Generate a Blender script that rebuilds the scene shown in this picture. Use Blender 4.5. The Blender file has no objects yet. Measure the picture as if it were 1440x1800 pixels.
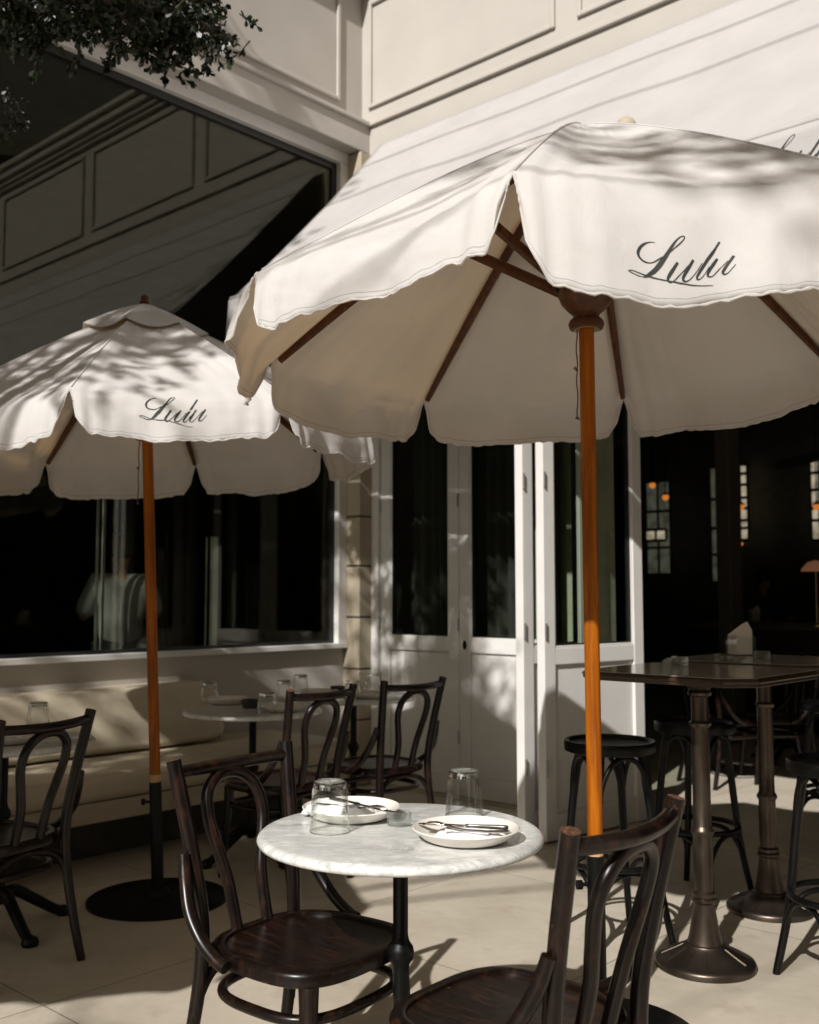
import bpy, math, random
from math import sin, cos, pi, radians, sqrt, atan2, hypot
from mathutils import Vector, Matrix, noise
random.seed(7)
sc = bpy.context.scene

# ------------------------------------------------------------------ camera, sky, sun, exposure
CAM_Z = 1.32
cd = bpy.data.cameras.new('camera'); cam = bpy.data.objects.new('camera', cd)
sc.collection.objects.link(cam); sc.camera = cam
cam.location = (0, 0, CAM_Z); cam.rotation_euler = (radians(90 + 4.54), 0, 0)
cd.sensor_fit = 'VERTICAL'; cd.sensor_height = 36; cd.sensor_width = 28.8
cd.lens = 36 * 1826 / 1800; cd.clip_start = 0.05; cd.clip_end = 500
cd.dof.use_dof = True; cd.dof.focus_distance = 2.75; cd.dof.aperture_fstop = 4.0

SUN_TRAVEL = Vector((0.524, 1.066, -0.9)).normalized()      # direction the light travels
w = bpy.data.worlds.new('World'); sc.world = w; w.use_nodes = True
nt = w.node_tree; bgn = nt.nodes['Background']
sky = nt.nodes.new('ShaderNodeTexSky'); sky.sky_type = 'NISHITA'; sky.sun_disc = False
SUN_EL = math.asin(-SUN_TRAVEL.z)
sky.sun_elevation = SUN_EL
sky.sun_rotation = atan2(-SUN_TRAVEL.x, -SUN_TRAVEL.y)
sky.air_density = 1.0; sky.dust_density = 2.5; sky.ozone_density = 0.6
hs = nt.nodes.new('ShaderNodeHueSaturation'); hs.inputs['Saturation'].default_value = 0.22
wm = nt.nodes.new('ShaderNodeMix'); wm.data_type = 'RGBA'; wm.blend_type = 'MULTIPLY'; wm.inputs[0].default_value = 1.0
wm.inputs[7].default_value = (1.0, 0.91, 0.74, 1)
nt.links.new(sky.outputs[0], hs.inputs['Color']); nt.links.new(hs.outputs[0], wm.inputs[6]); nt.links.new(wm.outputs[2], bgn.inputs['Color'])
bgn.inputs['Strength'].default_value = 0.05
sd = bpy.data.lights.new('sun', 'SUN'); so = bpy.data.objects.new('sun', sd); sc.collection.objects.link(so)
sd.energy = 5.0; sd.angle = radians(0.6); sd.color = (1.0, 0.975, 0.94)
so.rotation_euler = SUN_TRAVEL.to_track_quat('-Z', 'Y').to_euler(); so.location = (-6, -10, 12)
sc.view_settings.view_transform = 'Standard'; sc.view_settings.look = 'None'
sc.view_settings.exposure = 0.14; sc.view_settings.gamma = 1.0
sc.render.engine = 'CYCLES'
sc.cycles.max_bounces = 10; sc.cycles.transparent_max_bounces = 16
sc.cycles.transmission_bounces = 8; sc.cycles.sample_clamp_indirect = 6

# ------------------------------------------------------------------ frames
BYAW = radians(-42.35)
RB = Matrix.Rotation(BYAW, 4, 'Z')
def b2w(x, y, z=0): return RB @ Vector((x, y, z))
_f = 1826.; _p = math.atan(145 / 1826.)
def ray(px, py):
    a = (px - 720) / _f; b = (900 - py) / _f
    return Vector((a, cos(_p) - b * sin(_p), sin(_p) + b * cos(_p)))
def atz(px, py, z):
    r = ray(px, py); return Vector((0, 0, CAM_Z)) + r * ((z - CAM_Z) / r.z)
def atd(px, py, d):
    r = ray(px, py); return Vector((0, 0, CAM_Z)) + r * (d / r.y)

# ------------------------------------------------------------------ materials
def new_mat(name):
    m = bpy.data.materials.new(name); m.use_nodes = True
    n = m.node_tree; return m, n, n.nodes['Principled BSDF']
def add(n, t, **kw):
    x = n.nodes.new(t)
    for k, v in kw.items():
        if k in x.inputs.keys(): x.inputs[k].default_value = v
        else: setattr(x, k, v)
    return x
def coords(n, scale=(1, 1, 1), kind='Object', rot=(0, 0, 0)):
    tc = add(n, 'ShaderNodeTexCoord'); mp = add(n, 'ShaderNodeMapping')
    mp.inputs['Scale'].default_value = scale; mp.inputs['Rotation'].default_value = rot
    n.links.new(tc.outputs[kind], mp.inputs['Vector']); return mp.outputs[0]
def noise_t(n, vec, scale, detail=5, rough=0.55, dist=0.0):
    t = add(n, 'ShaderNodeTexNoise'); t.inputs['Scale'].default_value = scale
    t.inputs['Detail'].default_value = detail; t.inputs['Roughness'].default_value = rough
    t.inputs['Distortion'].default_value = dist
    n.links.new(vec, t.inputs['Vector']); return t.outputs['Fac']
def ramp(n, fac, stops):
    r = add(n, 'ShaderNodeValToRGB'); e = r.color_ramp.elements
    while len(e) < len(stops): e.new(0.5)
    for i, (p, c) in enumerate(stops):
        e[i].position = p; e[i].color = (*c, 1) if len(c) == 3 else c
    n.links.new(fac, r.inputs['Fac']); return r.outputs['Color']
def mixc(n, fac, a, b, mode='MIX'):
    m = add(n, 'ShaderNodeMix', data_type='RGBA', blend_type=mode)
    for s, v in ((0, fac), (6, a), (7, b)):
        if isinstance(v, (int, float)): m.inputs[s].default_value = v
        elif isinstance(v, tuple): m.inputs[s].default_value = (*v, 1)
        else: n.links.new(v, m.inputs[s])
    return m.outputs[2]
def bump(n, bs, h, strength, dist=0.002):
    b = add(n, 'ShaderNodeBump'); b.inputs['Strength'].default_value = strength
    b.inputs['Distance'].default_value = dist
    n.links.new(h, b.inputs['Height']); n.links.new(b.outputs[0], bs.inputs['Normal'])

def simple(name, col, rough=0.5, metal=0.0, nz=0.15, nscale=6, bscale=0, bstr=0.2, coat=0, spec=0.5):
    m, n, b = new_mat(name); v = coords(n); b.inputs['Specular IOR Level'].default_value = spec
    f = noise_t(n, v, nscale, 6)
    dark = tuple(c * (1 - nz) for c in col); light = tuple(min(1, c * (1 + nz)) for c in col)
    n.links.new(ramp(n, f, [(0.3, dark), (0.7, light)]), b.inputs['Base Color'])
    b.inputs['Roughness'].default_value = rough; b.inputs['Metallic'].default_value = metal
    b.inputs['Coat Weight'].default_value = coat
    if bscale: bump(n, b, noise_t(n, v, bscale, 4), bstr)
    return m

M = {}
M['plaster'] = simple('plaster', (0.45, 0.415, 0.375), 0.75, nz=0.05, nscale=2.5, bscale=60, bstr=0.15)
M['stone'] = simple('pilaster_paint', (0.40, 0.34, 0.25), 0.7, nz=0.08, nscale=4, bscale=80, bstr=0.2)
M['white_paint'] = simple('white_paint', (0.66, 0.64, 0.61), 0.35, nz=0.04, nscale=5)
M['black_frame'] = simple('black_frame', (0.012, 0.012, 0.012), 0.4, nz=0.2)
M['groove'] = simple('groove_dark', (0.10, 0.085, 0.065), 0.9)
M['black_iron'] = simple('black_iron', (0.0022, 0.0024, 0.0022), 0.42, spec=0.22, nz=0.3, nscale=30, bscale=140, bstr=0.25)
M['stool_black'] = simple('stool_black', (0.0025, 0.0022, 0.0020), 0.38, spec=0.25, nz=0.4, nscale=14, bscale=60, bstr=0.15)
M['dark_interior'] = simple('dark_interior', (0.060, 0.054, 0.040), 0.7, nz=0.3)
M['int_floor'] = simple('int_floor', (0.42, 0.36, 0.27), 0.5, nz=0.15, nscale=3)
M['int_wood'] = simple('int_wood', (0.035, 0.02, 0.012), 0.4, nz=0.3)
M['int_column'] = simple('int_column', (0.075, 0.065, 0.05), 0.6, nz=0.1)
M['leather'] = simple('banquette_leather', (0.47, 0.405, 0.30), 0.42, nz=0.08, nscale=5, bscale=170, bstr=0.25)
M['plate'] = simple('plate_ceramic', (0.74, 0.70, 0.64), 0.22, nz=0.03, nscale=20, coat=0.2)
M['napkin'] = simple('napkin_cloth', (0.80, 0.79, 0.79), 0.9, nz=0.02, nscale=20, bscale=500, bstr=0.3)
M['steel'] = simple('cutlery_steel', (0.45, 0.43, 0.40), 0.2, metal=1.0, nz=0.06)
M['steel_dark'] = simple('steel_dark', (0.12, 0.115, 0.11), 0.22, metal=1.0, nz=0.2)
M['brass'] = simple('brass', (0.42, 0.30, 0.13), 0.35, metal=1.0, nz=0.2)
M['edge_dark'] = simple('edge_dark', (0.04, 0.022, 0.012), 0.3, nz=0.3, nscale=30)
M['reflection_panel'] = simple('reflection_panel_tone', (0.36, 0.37, 0.28), 0.7)
M['hinge_metal'] = simple('hinge_metal', (0.32, 0.31, 0.29), 0.35, metal=0.8)
M['rope'] = simple('cord_fibre', (0.10, 0.055, 0.03), 0.9, nz=0.3)
M['paper'] = simple('paper_napkin', (0.90, 0.84, 0.76), 0.9, nz=0.05)
M['letter'] = simple('print_ink', (0.022, 0.024, 0.022), 0.7, nz=0.2)
M['shirt'] = simple('shirt_cloth', (0.36, 0.36, 0.37), 0.9, nz=0.08, nscale=12)
M['skin'] = simple('skin', (0.36, 0.20, 0.13), 0.55, nz=0.06)
M['hair'] = simple('hair', (0.012, 0.009, 0.007), 0.6, nz=0.3)
M['curtain'] = simple('curtain_cloth', (0.05, 0.048, 0.042), 0.9)
M['bowl'] = simple('bowl_dark', (0.03, 0.03, 0.032), 0.5)

def wood_mat(name, c1, c2, c3, rough, grain=(3, 3, 40), wear=0.0, bs=0.15, coat=0.0):
    m, n, b = new_mat(name); v = coords(n, grain)
    f = noise_t(n, v, 5, 8, 0.65, 0.6)
    col = ramp(n, f, [(0.28, c1), (0.52, c2), (0.78, c3)])
    if wear:
        v2 = coords(n, (1, 1, 1)); g = noise_t(n, v2, 46, 6, 0.7)
        wf = ramp(n, g, [(0.66, (0, 0, 0)), (0.74, (1, 1, 1))])
        col = mixc(n, wf, col, (0.11, 0.05, 0.026))
    n.links.new(col, b.inputs['Base Color'])
    v3 = coords(n); rf = noise_t(n, v3, 18, 5)
    rr = add(n, 'ShaderNodeMapRange'); rr.inputs['To Min'].default_value = rough - 0.1; rr.inputs['To Max'].default_value = rough + 0.16
    n.links.new(rf, rr.inputs['Value']); n.links.new(rr.outputs[0], b.inputs['Roughness'])
    b.inputs['Coat Weight'].default_value = coat; b.inputs['Coat Roughness'].default_value = 0.25
    b.inputs['Specular IOR Level'].default_value = 0.26
    bump(n, b, f, bs, 0.0015)
    return m
M['chair_wood'] = wood_mat('chair_wood', (0.0018, 0.0010, 0.0008), (0.006, 0.0026, 0.0017), (0.040, 0.014, 0.0065), 0.30, (7, 7, 2.2), wear=1, coat=0.12)
M['seat_wood'] = wood_mat('seat_wood', (0.0018, 0.0010, 0.0008), (0.008, 0.0032, 0.002), (0.052, 0.020, 0.0095), 0.32, (14, 1.6, 6), wear=1, coat=0.1)
M['worn_wood'] = wood_mat('worn_wood', (0.012, 0.005, 0.003), (0.09, 0.04, 0.022), (0.34, 0.19, 0.11), 0.7, (26, 26, 6))
M['pole_wood'] = wood_mat('pole_wood', (0.12, 0.026, 0.001), (0.30, 0.078, 0.0012), (0.47, 0.150, 0.002), 0.40, (10, 10, 0.6), coat=0.0, bs=0.08)
M['pole_band'] = wood_mat('pole_band', (0.25, 0.13, 0.05), (0.55, 0.33, 0.15), (0.70, 0.50, 0.30), 0.7, (40, 40, 60))
M['rib_wood'] = wood_mat('rib_wood', (0.028, 0.009, 0.003), (0.075, 0.024, 0.006), (0.14, 0.048, 0.010), 0.42, (8, 8, 3), coat=0.1)

# bronze of the bar tables
m, n, b = new_mat('bronze'); v = coords(n, (1, 1, 0.6))
f = noise_t(n, v, 7, 4, 0.5)
n.links.new(ramp(n, f, [(0.3, (0.055, 0.042, 0.033)), (0.55, (0.095, 0.074, 0.058)), (0.8, (0.15, 0.12, 0.098))]), b.inputs['Base Color'])
b.inputs['Metallic'].default_value = 0.9; b.inputs['Roughness'].default_value = 0.36
bump(n, b, noise_t(n, coords(n), 60, 4), 0.10); M['bronze'] = m

# marble
m, n, b = new_mat('marble'); v = coords(n, (0.9, 3.2, 1.0), rot=(0, 0, 0.15))
f1 = noise_t(n, v, 5.5, 10, 0.72, 1.4); f2 = noise_t(n, v, 26, 8, 0.7, 0.4)
c = ramp(n, f1, [(0.34, (0.40, 0.41, 0.40)), (0.44, (0.74, 0.735, 0.705)), (0.50, (0.58, 0.58, 0.565)), (0.58, (0.80, 0.79, 0.76)), (0.8, (0.72, 0.715, 0.69))])
c2 = ramp(n, f2, [(0.38, (0.70, 0.71, 0.70)), (0.56, (1, 1, 1))])
n.links.new(mixc(n, 0.8, c, c2, 'MULTIPLY'), b.inputs['Base Color'])
b.inputs['Roughness'].default_value = 0.28; b.inputs['Coat Weight'].default_value = 0.3; M['marble'] = m
m, n, b = new_mat('tabletop_reflection')  # pale base colour stands for sky and awning reflected in the top
n.links.new(ramp(n, noise_t(n, coords(n), 12, 8), [(0.3, (0.36, 0.335, 0.285)), (0.7, (0.44, 0.41, 0.35))]), b.inputs['Base Color'])
b.inputs['Roughness'].default_value = 0.10; b.inputs['Coat Weight'].default_value = 0.0
b.inputs['Specular IOR Level'].default_value = 0.5; M['bar_top'] = m

# floor tiles (building aligned)
m, n, b = new_mat('floor_tiles'); v = coords(n, (1, 1, 1))
br = add(n, 'ShaderNodeTexBrick'); n.links.new(v, br.inputs['Vector'])
br.inputs['Scale'].default_value = 1.0; br.inputs['Brick Width'].default_value = 1.14; br.inputs['Row Height'].default_value = 1.14
br.inputs['Mortar Size'].default_value = 0.0030; br.inputs['Mortar Smooth'].default_value = 0.3; br.offset = 0.0
br.inputs['Color1'].default_value = (0.50, 0.445, 0.36, 1); br.inputs['Color2'].default_value = (0.54, 0.48, 0.39, 1)
br.inputs['Mortar'].default_value = (0.20, 0.17, 0.13, 1)
g1 = noise_t(n, v, 1.7, 8, 0.62, 0.3); g2 = noise_t(n, v, 22, 6, 0.7)
c = mixc(n, 0.75, br.outputs['Color'], ramp(n, g1, [(0.3, (0.72, 0.70, 0.67)), (0.62, (1, 1, 1))]), 'MULTIPLY')
c = mixc(n, 0.7, c, ramp(n, g2, [(0.3, (0.90, 0.89, 0.87)), (0.55, (1, 1, 1))]), 'MULTIPLY')
sp = noise_t(n, v, 7, 3, 0.5)
n.links.new(mixc(n, 0.5, c, ramp(n, sp, [(0.57, (1, 1, 1)), (0.70, (0.74, 0.70, 0.64))]), 'MULTIPLY'), b.inputs['Base Color'])
b.inputs['Roughness'].default_value = 0.55; bump(n, b, g2, 0.2, 0.0012); M['floor'] = m
gr = noise_t(n, v, 95, 3, 0.6); old = b.inputs['Base Color'].links[0].from_socket
n.links.new(mixc(n, 0.8, old, ramp(n, gr, [(0.70, (1, 1, 1)), (0.78, (0.68, 0.64, 0.58))]), 'MULTIPLY'), b.inputs['Base Color'])

# canvas: diffuse + translucent, fine weave, stitched hem from uv
def canvas_mat(name, col, trans=0.28, hem=True):
    m = bpy.data.materials.new(name); m.use_nodes = True; n = m.node_tree
    for x in list(n.nodes): n.nodes.remove(x)
    out = add(n, 'ShaderNodeOutputMaterial')
    d = add(n, 'ShaderNodeBsdfDiffuse'); t = add(n, 'ShaderNodeBsdfTranslucent'); mx = add(n, 'ShaderNodeMixShader')
    v = coords(n)
    f = noise_t(n, v, 3.0, 6, 0.6)
    c = ramp(n, f, [(0.25, tuple(x * 0.90 for x in col)), (0.6, col)])
    st_ = noise_t(n, v, 14, 8, 0.7); c = mixc(n, 0.5, c, ramp(n, st_, [(0.60, (1, 1, 1)), (0.78, (0.84, 0.80, 0.74))]), 'MULTIPLY')
    if hem:
        uv = add(n, 'ShaderNodeTexCoord'); sx = add(n, 'ShaderNodeSeparateXYZ'); n.links.new(uv.outputs['UV'], sx.inputs[0])
        # uv.y = metres above the free edge; a stitch line 14 mm up
        a = add(n, 'ShaderNodeMath', operation='SUBTRACT'); n.links.new(sx.outputs['Y'], a.inputs[0]); a.inputs[1].default_value = 0.016
        a2 = add(n, 'ShaderNodeMath', operation='ABSOLUTE'); n.links.new(a.outputs[0], a2.inputs[0])
        a3 = add(n, 'ShaderNodeMath', operation='LESS_THAN'); n.links.new(a2.outputs[0], a3.inputs[0]); a3.inputs[1].default_value = 0.0011
        c = mixc(n, a3.outputs[0], c, tuple(x * 0.62 for x in col))
    n.links.new(c, d.inputs['Color'])
    tt = mixc(n, 1.0, c, (1.0, 0.77, 0.46), 'MULTIPLY'); n.links.new(tt, t.inputs['Color'])
    mx.inputs[0].default_value = trans
    n.links.new(d.outputs[0], mx.inputs[1]); n.links.new(t.outputs[0], mx.inputs[2])
    bp = add(n, 'ShaderNodeBump'); bp.inputs['Strength'].default_value = 0.34; bp.inputs['Distance'].default_value = 0.002
    wv = noise_t(n, v, 260, 2, 0.5); w2 = noise_t(n, coords(n, (1, 1, 0.5)), 9, 5, 0.6, 0.8)
    mm = add(n, 'ShaderNodeMath', operation='MULTIPLY_ADD'); n.links.new(w2, mm.inputs[0]); mm.inputs[1].default_value = 3.0; n.links.new(wv, mm.inputs[2])
    n.links.new(mm.outputs[0], bp.inputs['Height'])
    n.links.new(bp.outputs[0], d.inputs['Normal']); n.links.new(bp.outputs[0], t.inputs['Normal'])
    n.links.new(mx.outputs[0], out.inputs[0]); return m
M['canvas'] = canvas_mat('parasol_canvas', (0.765, 0.76, 0.76), 0.37)
M['awning'] = canvas_mat('awning_canvas', (0.50, 0.475, 0.465), 0.12)

def leaf_mat():
    m = bpy.data.materials.new('leaf'); m.use_nodes = True; n = m.node_tree; b = n.nodes['Principled BSDF']
    oi = add(n, 'ShaderNodeNewGeometry')
    n.links.new(ramp(n, oi.outputs['Random Per Island'], [(0, (0.006, 0.011, 0.004)), (0.6, (0.012, 0.022, 0.007)), (1, (0.03, 0.042, 0.013))]), b.inputs['Base Color'])
    b.inputs['Roughness'].default_value = 0.4; b.inputs['Subsurface Weight'].default_value = 0.0
    return m
M['leaf'] = leaf_mat()
M['bark'] = simple('bark', (0.05, 0.035, 0.025), 0.9, nz=0.4, nscale=20, bscale=30, bstr=0.8)

# window glass: mostly clear with a real reflection (fresnel), no refraction needed for a thin pane
def pane_mat(name, tint=(0.75, 0.78, 0.74), boost=1.0):
    m = bpy.data.materials.new(name); m.use_nodes = True; n = m.node_tree
    for x in list(n.nodes): n.nodes.remove(x)
    out = add(n, 'ShaderNodeOutputMaterial'); tr = add(n, 'ShaderNodeBsdfTransparent'); tr.inputs['Color'].default_value = (*tint, 1)
    gl = add(n, 'ShaderNodeBsdfGlossy'); gl.inputs['Roughness'].default_value = 0.006; gl.inputs['Color'].default_value = (1.0, 0.97, 0.86, 1)
    lw = add(n, 'ShaderNodeLayerWeight'); lw.inputs['Blend'].default_value = 0.5
    pw = add(n, 'ShaderNodeMath', operation='POWER'); pw.inputs[1].default_value = 5; n.links.new(lw.outputs['Facing'], pw.inputs[0])
    ma = add(n, 'ShaderNodeMath', operation='MULTIPLY_ADD'); ma.inputs[1].default_value = 0.96; ma.inputs[2].default_value = 0.04; n.links.new(pw.outputs[0], ma.inputs[0])
    mu = add(n, 'ShaderNodeMath', operation='MULTIPLY'); mu.use_clamp = True; mu.inputs[1].default_value = boost; n.links.new(ma.outputs[0], mu.inputs[0])
    mx = add(n, 'ShaderNodeMixShader'); n.links.new(mu.outputs[0], mx.inputs[0])
    n.links.new(tr.outputs[0], mx.inputs[1]); n.links.new(gl.outputs[0], mx.inputs[2]); n.links.new(mx.outputs[0], out.inputs[0]); return m
M['pane'] = pane_mat('window_glass', (0.78, 0.80, 0.75), 0.80); M['door_pane'] = pane_mat('door_glass', (0.84, 0.87, 0.83), 0.9)
def glass_mat(name, tint=(1, 1, 1), rough=0.0):
    m, n, b = new_mat(name); b.inputs['Base Color'].default_value = (*tint, 1); b.inputs['Roughness'].default_value = rough
    b.inputs['Transmission Weight'].default_value = 1.0; b.inputs['IOR'].default_value = 1.47; return m
def clear_glass(name, tint, lo=0.02, hi=1.0):
    m = bpy.data.materials.new(name); m.use_nodes = True; n = m.node_tree
    for x in list(n.nodes): n.nodes.remove(x)
    out = add(n, 'ShaderNodeOutputMaterial'); tr = add(n, 'ShaderNodeBsdfTransparent'); tr.inputs['Color'].default_value = (*tint, 1)
    gl = add(n, 'ShaderNodeBsdfGlass'); gl.inputs['IOR'].default_value = 1.46; gl.inputs['Color'].default_value = (0.98, 0.99, 0.98, 1)
    lw = add(n, 'ShaderNodeLayerWeight'); lw.inputs['Blend'].default_value = 0.20
    mr = add(n, 'ShaderNodeMapRange'); mr.inputs['To Min'].default_value = lo; mr.inputs['To Max'].default_value = hi
    n.links.new(lw.outputs['Facing'], mr.inputs['Value'])
    mx = add(n, 'ShaderNodeMixShader'); n.links.new(mr.outputs[0], mx.inputs[0])
    n.links.new(tr.outputs[0], mx.inputs[1]); n.links.new(gl.outputs[0], mx.inputs[2]); n.links.new(mx.outputs[0], out.inputs[0]); return m
M['glass'] = clear_glass('tumbler_glass', (0.99, 0.995, 0.99)); M['blue_glass'] = clear_glass('votive_glass', (0.975, 0.99, 0.99), 0.16, 0.98)
M['glass_solid'] = glass_mat('glass_solid', (0.97, 0.98, 0.97))
def emis(name, col, s, nz=False):
    m, n, b = new_mat(name)
    b.inputs['Base Color'].default_value = (*[c * 0.3 for c in col], 1)
    b.inputs['Emission Strength'].default_value = s
    if nz:
        f = noise_t(n, coords(n), 5, 4)
        n.links.new(ramp(n, f, [(0.35, tuple(c * 0.35 for c in col)), (0.6, col)]), b.inputs['Emission Color'])
    else: b.inputs['Emission Color'].default_value = (*col, 1)
    return m
M['lit_window'] = emis('lit_window', (1.0, 0.85, 0.60), 0.42, True)
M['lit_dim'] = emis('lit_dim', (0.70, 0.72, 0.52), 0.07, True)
M['lamp_glow'] = emis('lamp_glow', (1.0, 0.30, 0.05), 0.5)
M['shade_glow'] = emis('shade_glow', (1.0, 0.42, 0.22), 0.10)

# ------------------------------------------------------------------ mesh builder
class MB:
    def __init__(s): s.v = []; s.f = []; s.m = []; s.uv = {}
    def box(s, x0, y0, z0, x1, y1, z1, mi=0, T=None):
        c = [(x0, y0, z0), (x1, y0, z0), (x1, y1, z0), (x0, y1, z0), (x0, y0, z1), (x1, y0, z1), (x1, y1, z1), (x0, y1, z1)]
        if T is not None: c = [tuple(T @ Vector(p)) for p in c]
        o = len(s.v); s.v += c
        for q in ((0, 3, 2, 1), (4, 5, 6, 7), (0, 1, 5, 4), (1, 2, 6, 5), (2, 3, 7, 6), (3, 0, 4, 7)):
            s.f.append(tuple(o + i for i in q)); s.m.append(mi)
        return s
    def tube(s, path, rad, seg=12, mi=0, cap=True, closed=False, flat=1.0, capmi=None):
        P = [Vector(p) for p in path]; N = len(P)
        R = rad if isinstance(rad, (list, tuple)) else [rad] * N
        o = len(s.v); up = None
        for i in range(N):
            if closed: t = P[(i + 1) % N] - P[i - 1]
            else: t = P[min(i + 1, N - 1)] - P[max(i - 1, 0)]
            t.normalize()
            if up is None:
                up = Vector((0, 0, 1)) if abs(t.z) < 0.9 else Vector((1, 0, 0))
            a = t.cross(up); a.normalize(); bb = a.cross(t); bb.normalize(); up = bb
            for j in range(seg):
                th = 2 * pi * j / seg
                s.v.append(tuple(P[i] + a * cos(th) * R[i] + bb * sin(th) * R[i] * flat))
        n = N if closed else N - 1
        for i in range(n):
            for j in range(seg):
                a0 = o + i * seg + j; a1 = o + i * seg + (j + 1) % seg
                b0 = o + ((i + 1) % N) * seg + j; b1 = o + ((i + 1) % N) * seg + (j + 1) % seg
                s.f.append((a0, a1, b1, b0)); s.m.append(mi)
        if cap and not closed:
            s.f.append(tuple(o + j for j in reversed(range(seg)))); s.m.append(capmi if capmi is not None else mi)
            s.f.append(tuple(o + (N - 1) * seg + j for j in range(seg))); s.m.append(capmi if capmi is not None else mi)
        return s
    def lathe(s, prof, seg=48, c=(0, 0, 0), mi=0, closed=False, ribs=0, ribamp=0, T=None):
        o = len(s.v); n = len(prof)
        for (r, z) in prof:
            for j in range(seg):
                th = 2 * pi * j / seg; rr = r
                if ribs: rr = r + ribamp * (0.5 + 0.5 * cos(ribs * th)) * (1 if r > 0.005 else 0)
                p = Vector((c[0] + rr * cos(th), c[1] + rr * sin(th), c[2] + z))
                if T is not None: p = T @ p
                s.v.append(tuple(p))
        for i in range(n if closed else n - 1):
            for j in range(seg):
                a0 = o + i * seg + j; a1 = o + i * seg + (j + 1) % seg
                k = (i + 1) % n
                s.f.append((a0, a1, o + k * seg + (j + 1) % seg, o + k * seg + j)); s.m.append(mi)
        if not closed:
            if prof[0][0] > 1e-6: s.f.append(tuple(o + j for j in reversed(range(seg)))); s.m.append(mi)
            if prof[-1][0] > 1e-6: s.f.append(tuple(o + (n - 1) * seg + j for j in range(seg))); s.m.append(mi)
        return s
    def grid(s, fn, nu, nv, mi=0, uvfn=None):
        o = len(s.v)
        for i in range(nu + 1):
            for j in range(nv + 1):
                s.v.append(tuple(fn(i / nu, j / nv)))
                if uvfn: s.uv[o + i * (nv + 1) + j] = uvfn(i / nu, j / nv)
        for i in range(nu):
            for j in range(nv):
                a = o + i * (nv + 1) + j
                s.f.append((a, a + nv + 1, a + nv + 2, a + 1)); s.m.append(mi)
        return s
    def prism(s, pts, z0, z1, mi=0, T=None):
        o = len(s.v); n = len(pts)
        for z in (z0, z1):
            for (x, y) in pts:
                p = Vector((x, y, z)); s.v.append(tuple(T @ p if T is not None else p))
        s.f.append(tuple(o + i for i in reversed(range(n)))); s.m.append(mi)
        s.f.append(tuple(o + n + i for i in range(n))); s.m.append(mi)
        for i in range(n):
            j = (i + 1) % n; s.f.append((o + i, o + j, o + n + j, o + n + i)); s.m.append(mi)
        return s
    def build(s, name, mats, parent=None, loc=None, smooth=True, bevel=0, ang=40, solid=0, sub=0):
        me = bpy.data.meshes.new(name); me.from_pydata(s.v, [], s.f)
        if not isinstance(mats, (list, tuple)): mats = [mats]
        for q in mats: me.materials.append(M[q] if isinstance(q, str) else q)
        me.polygons.foreach_set('material_index', s.m)
        if s.uv:
            ul = me.uv_layers.new(name='uv')
            for l in me.loops: ul.data[l.index].uv = s.uv.get(l.vertex_index, (0, 1))
        me.update()
        if smooth:
            me.polygons.foreach_set('use_smooth', [True] * len(me.polygons)); me.set_sharp_from_angle(angle=radians(ang))
        o = bpy.data.objects.new(name, me); sc.collection.objects.link(o)
        if parent: o.parent = parent
        if loc is not None: o.location = loc
        if solid:
            md = o.modifiers.new('solid', 'SOLIDIFY'); md.thickness = solid; md.offset = 0
        if bevel:
            md = o.modifiers.new('bevel', 'BEVEL'); md.width = bevel; md.segments = 2; md.limit_method = 'ANGLE'; md.angle_limit = radians(50)
        if sub:
            md = o.modifiers.new('sub', 'SUBSURF'); md.levels = sub; md.render_levels = sub
        return o

def thing(name, label, cat, loc=(0, 0, 0), rz=0, group=None):
    o = bpy.data.objects.new(name, None); sc.collection.objects.link(o)
    o.empty_display_size = 0.1
    o.location = loc; o.rotation_euler = (0, 0, rz); o['label'] = label; o['category'] = cat
    if group: o['group'] = group
    return o
def tag(o, label, cat, group=None):
    o['label'] = label; o['category'] = cat
    if group: o['group'] = group
    return o
def struct(o, kind='structure'): o['kind'] = kind; return o
def copy_tree(o, parent=None):
    c = o.copy(); sc.collection.objects.link(c); c.parent = parent
    for ch in list(KIDS(o)): copy_tree(ch, c)
    return c
def KIDS(o): return [x for x in sc.collection.objects if x.parent == o]
def smooth_path(pts, n=8, closed=False):
    P = [Vector(p) for p in pts]; out = []; N = len(P)
    rng = N if closed else N - 1
    for i in range(rng):
        p0 = P[(i - 1) % N] if closed or i > 0 else P[0]; p1 = P[i]; p2 = P[(i + 1) % N]
        p3 = P[(i + 2) % N] if closed or i + 2 < N else P[-1]
        for k in range(n):
            t = k / n
            out.append(0.5 * ((2 * p1) + (p2 - p0) * t + (2 * p0 - 5 * p1 + 4 * p2 - p3) * t * t + (3 * p1 - p0 - 3 * p2 + p3) * t ** 3))
    if not closed: out.append(P[-1])
    return out

# ------------------------------------------------------------------ ground
M['dark_ground'] = simple('dark_ground', (0.05, 0.05, 0.048), 0.9, nz=0.2, nscale=30, bscale=200)
g0 = MB().box(-90, -90, -0.4, 90, 90, -0.12).build('dark_surround', 'dark_ground', smooth=False); struct(g0)  # dark ground added around the terrace to cut bounced light
NB_ = 1
g = MB().box(-9.6, -6.5, -0.3, 13, 15, 0.0).build('terrace_floor', 'floor', smooth=False)
g.rotation_euler = (0, 0, BYAW)
g.location = b2w(-3.505 + 0.30, 1.764, 0); struct(g)

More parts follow.
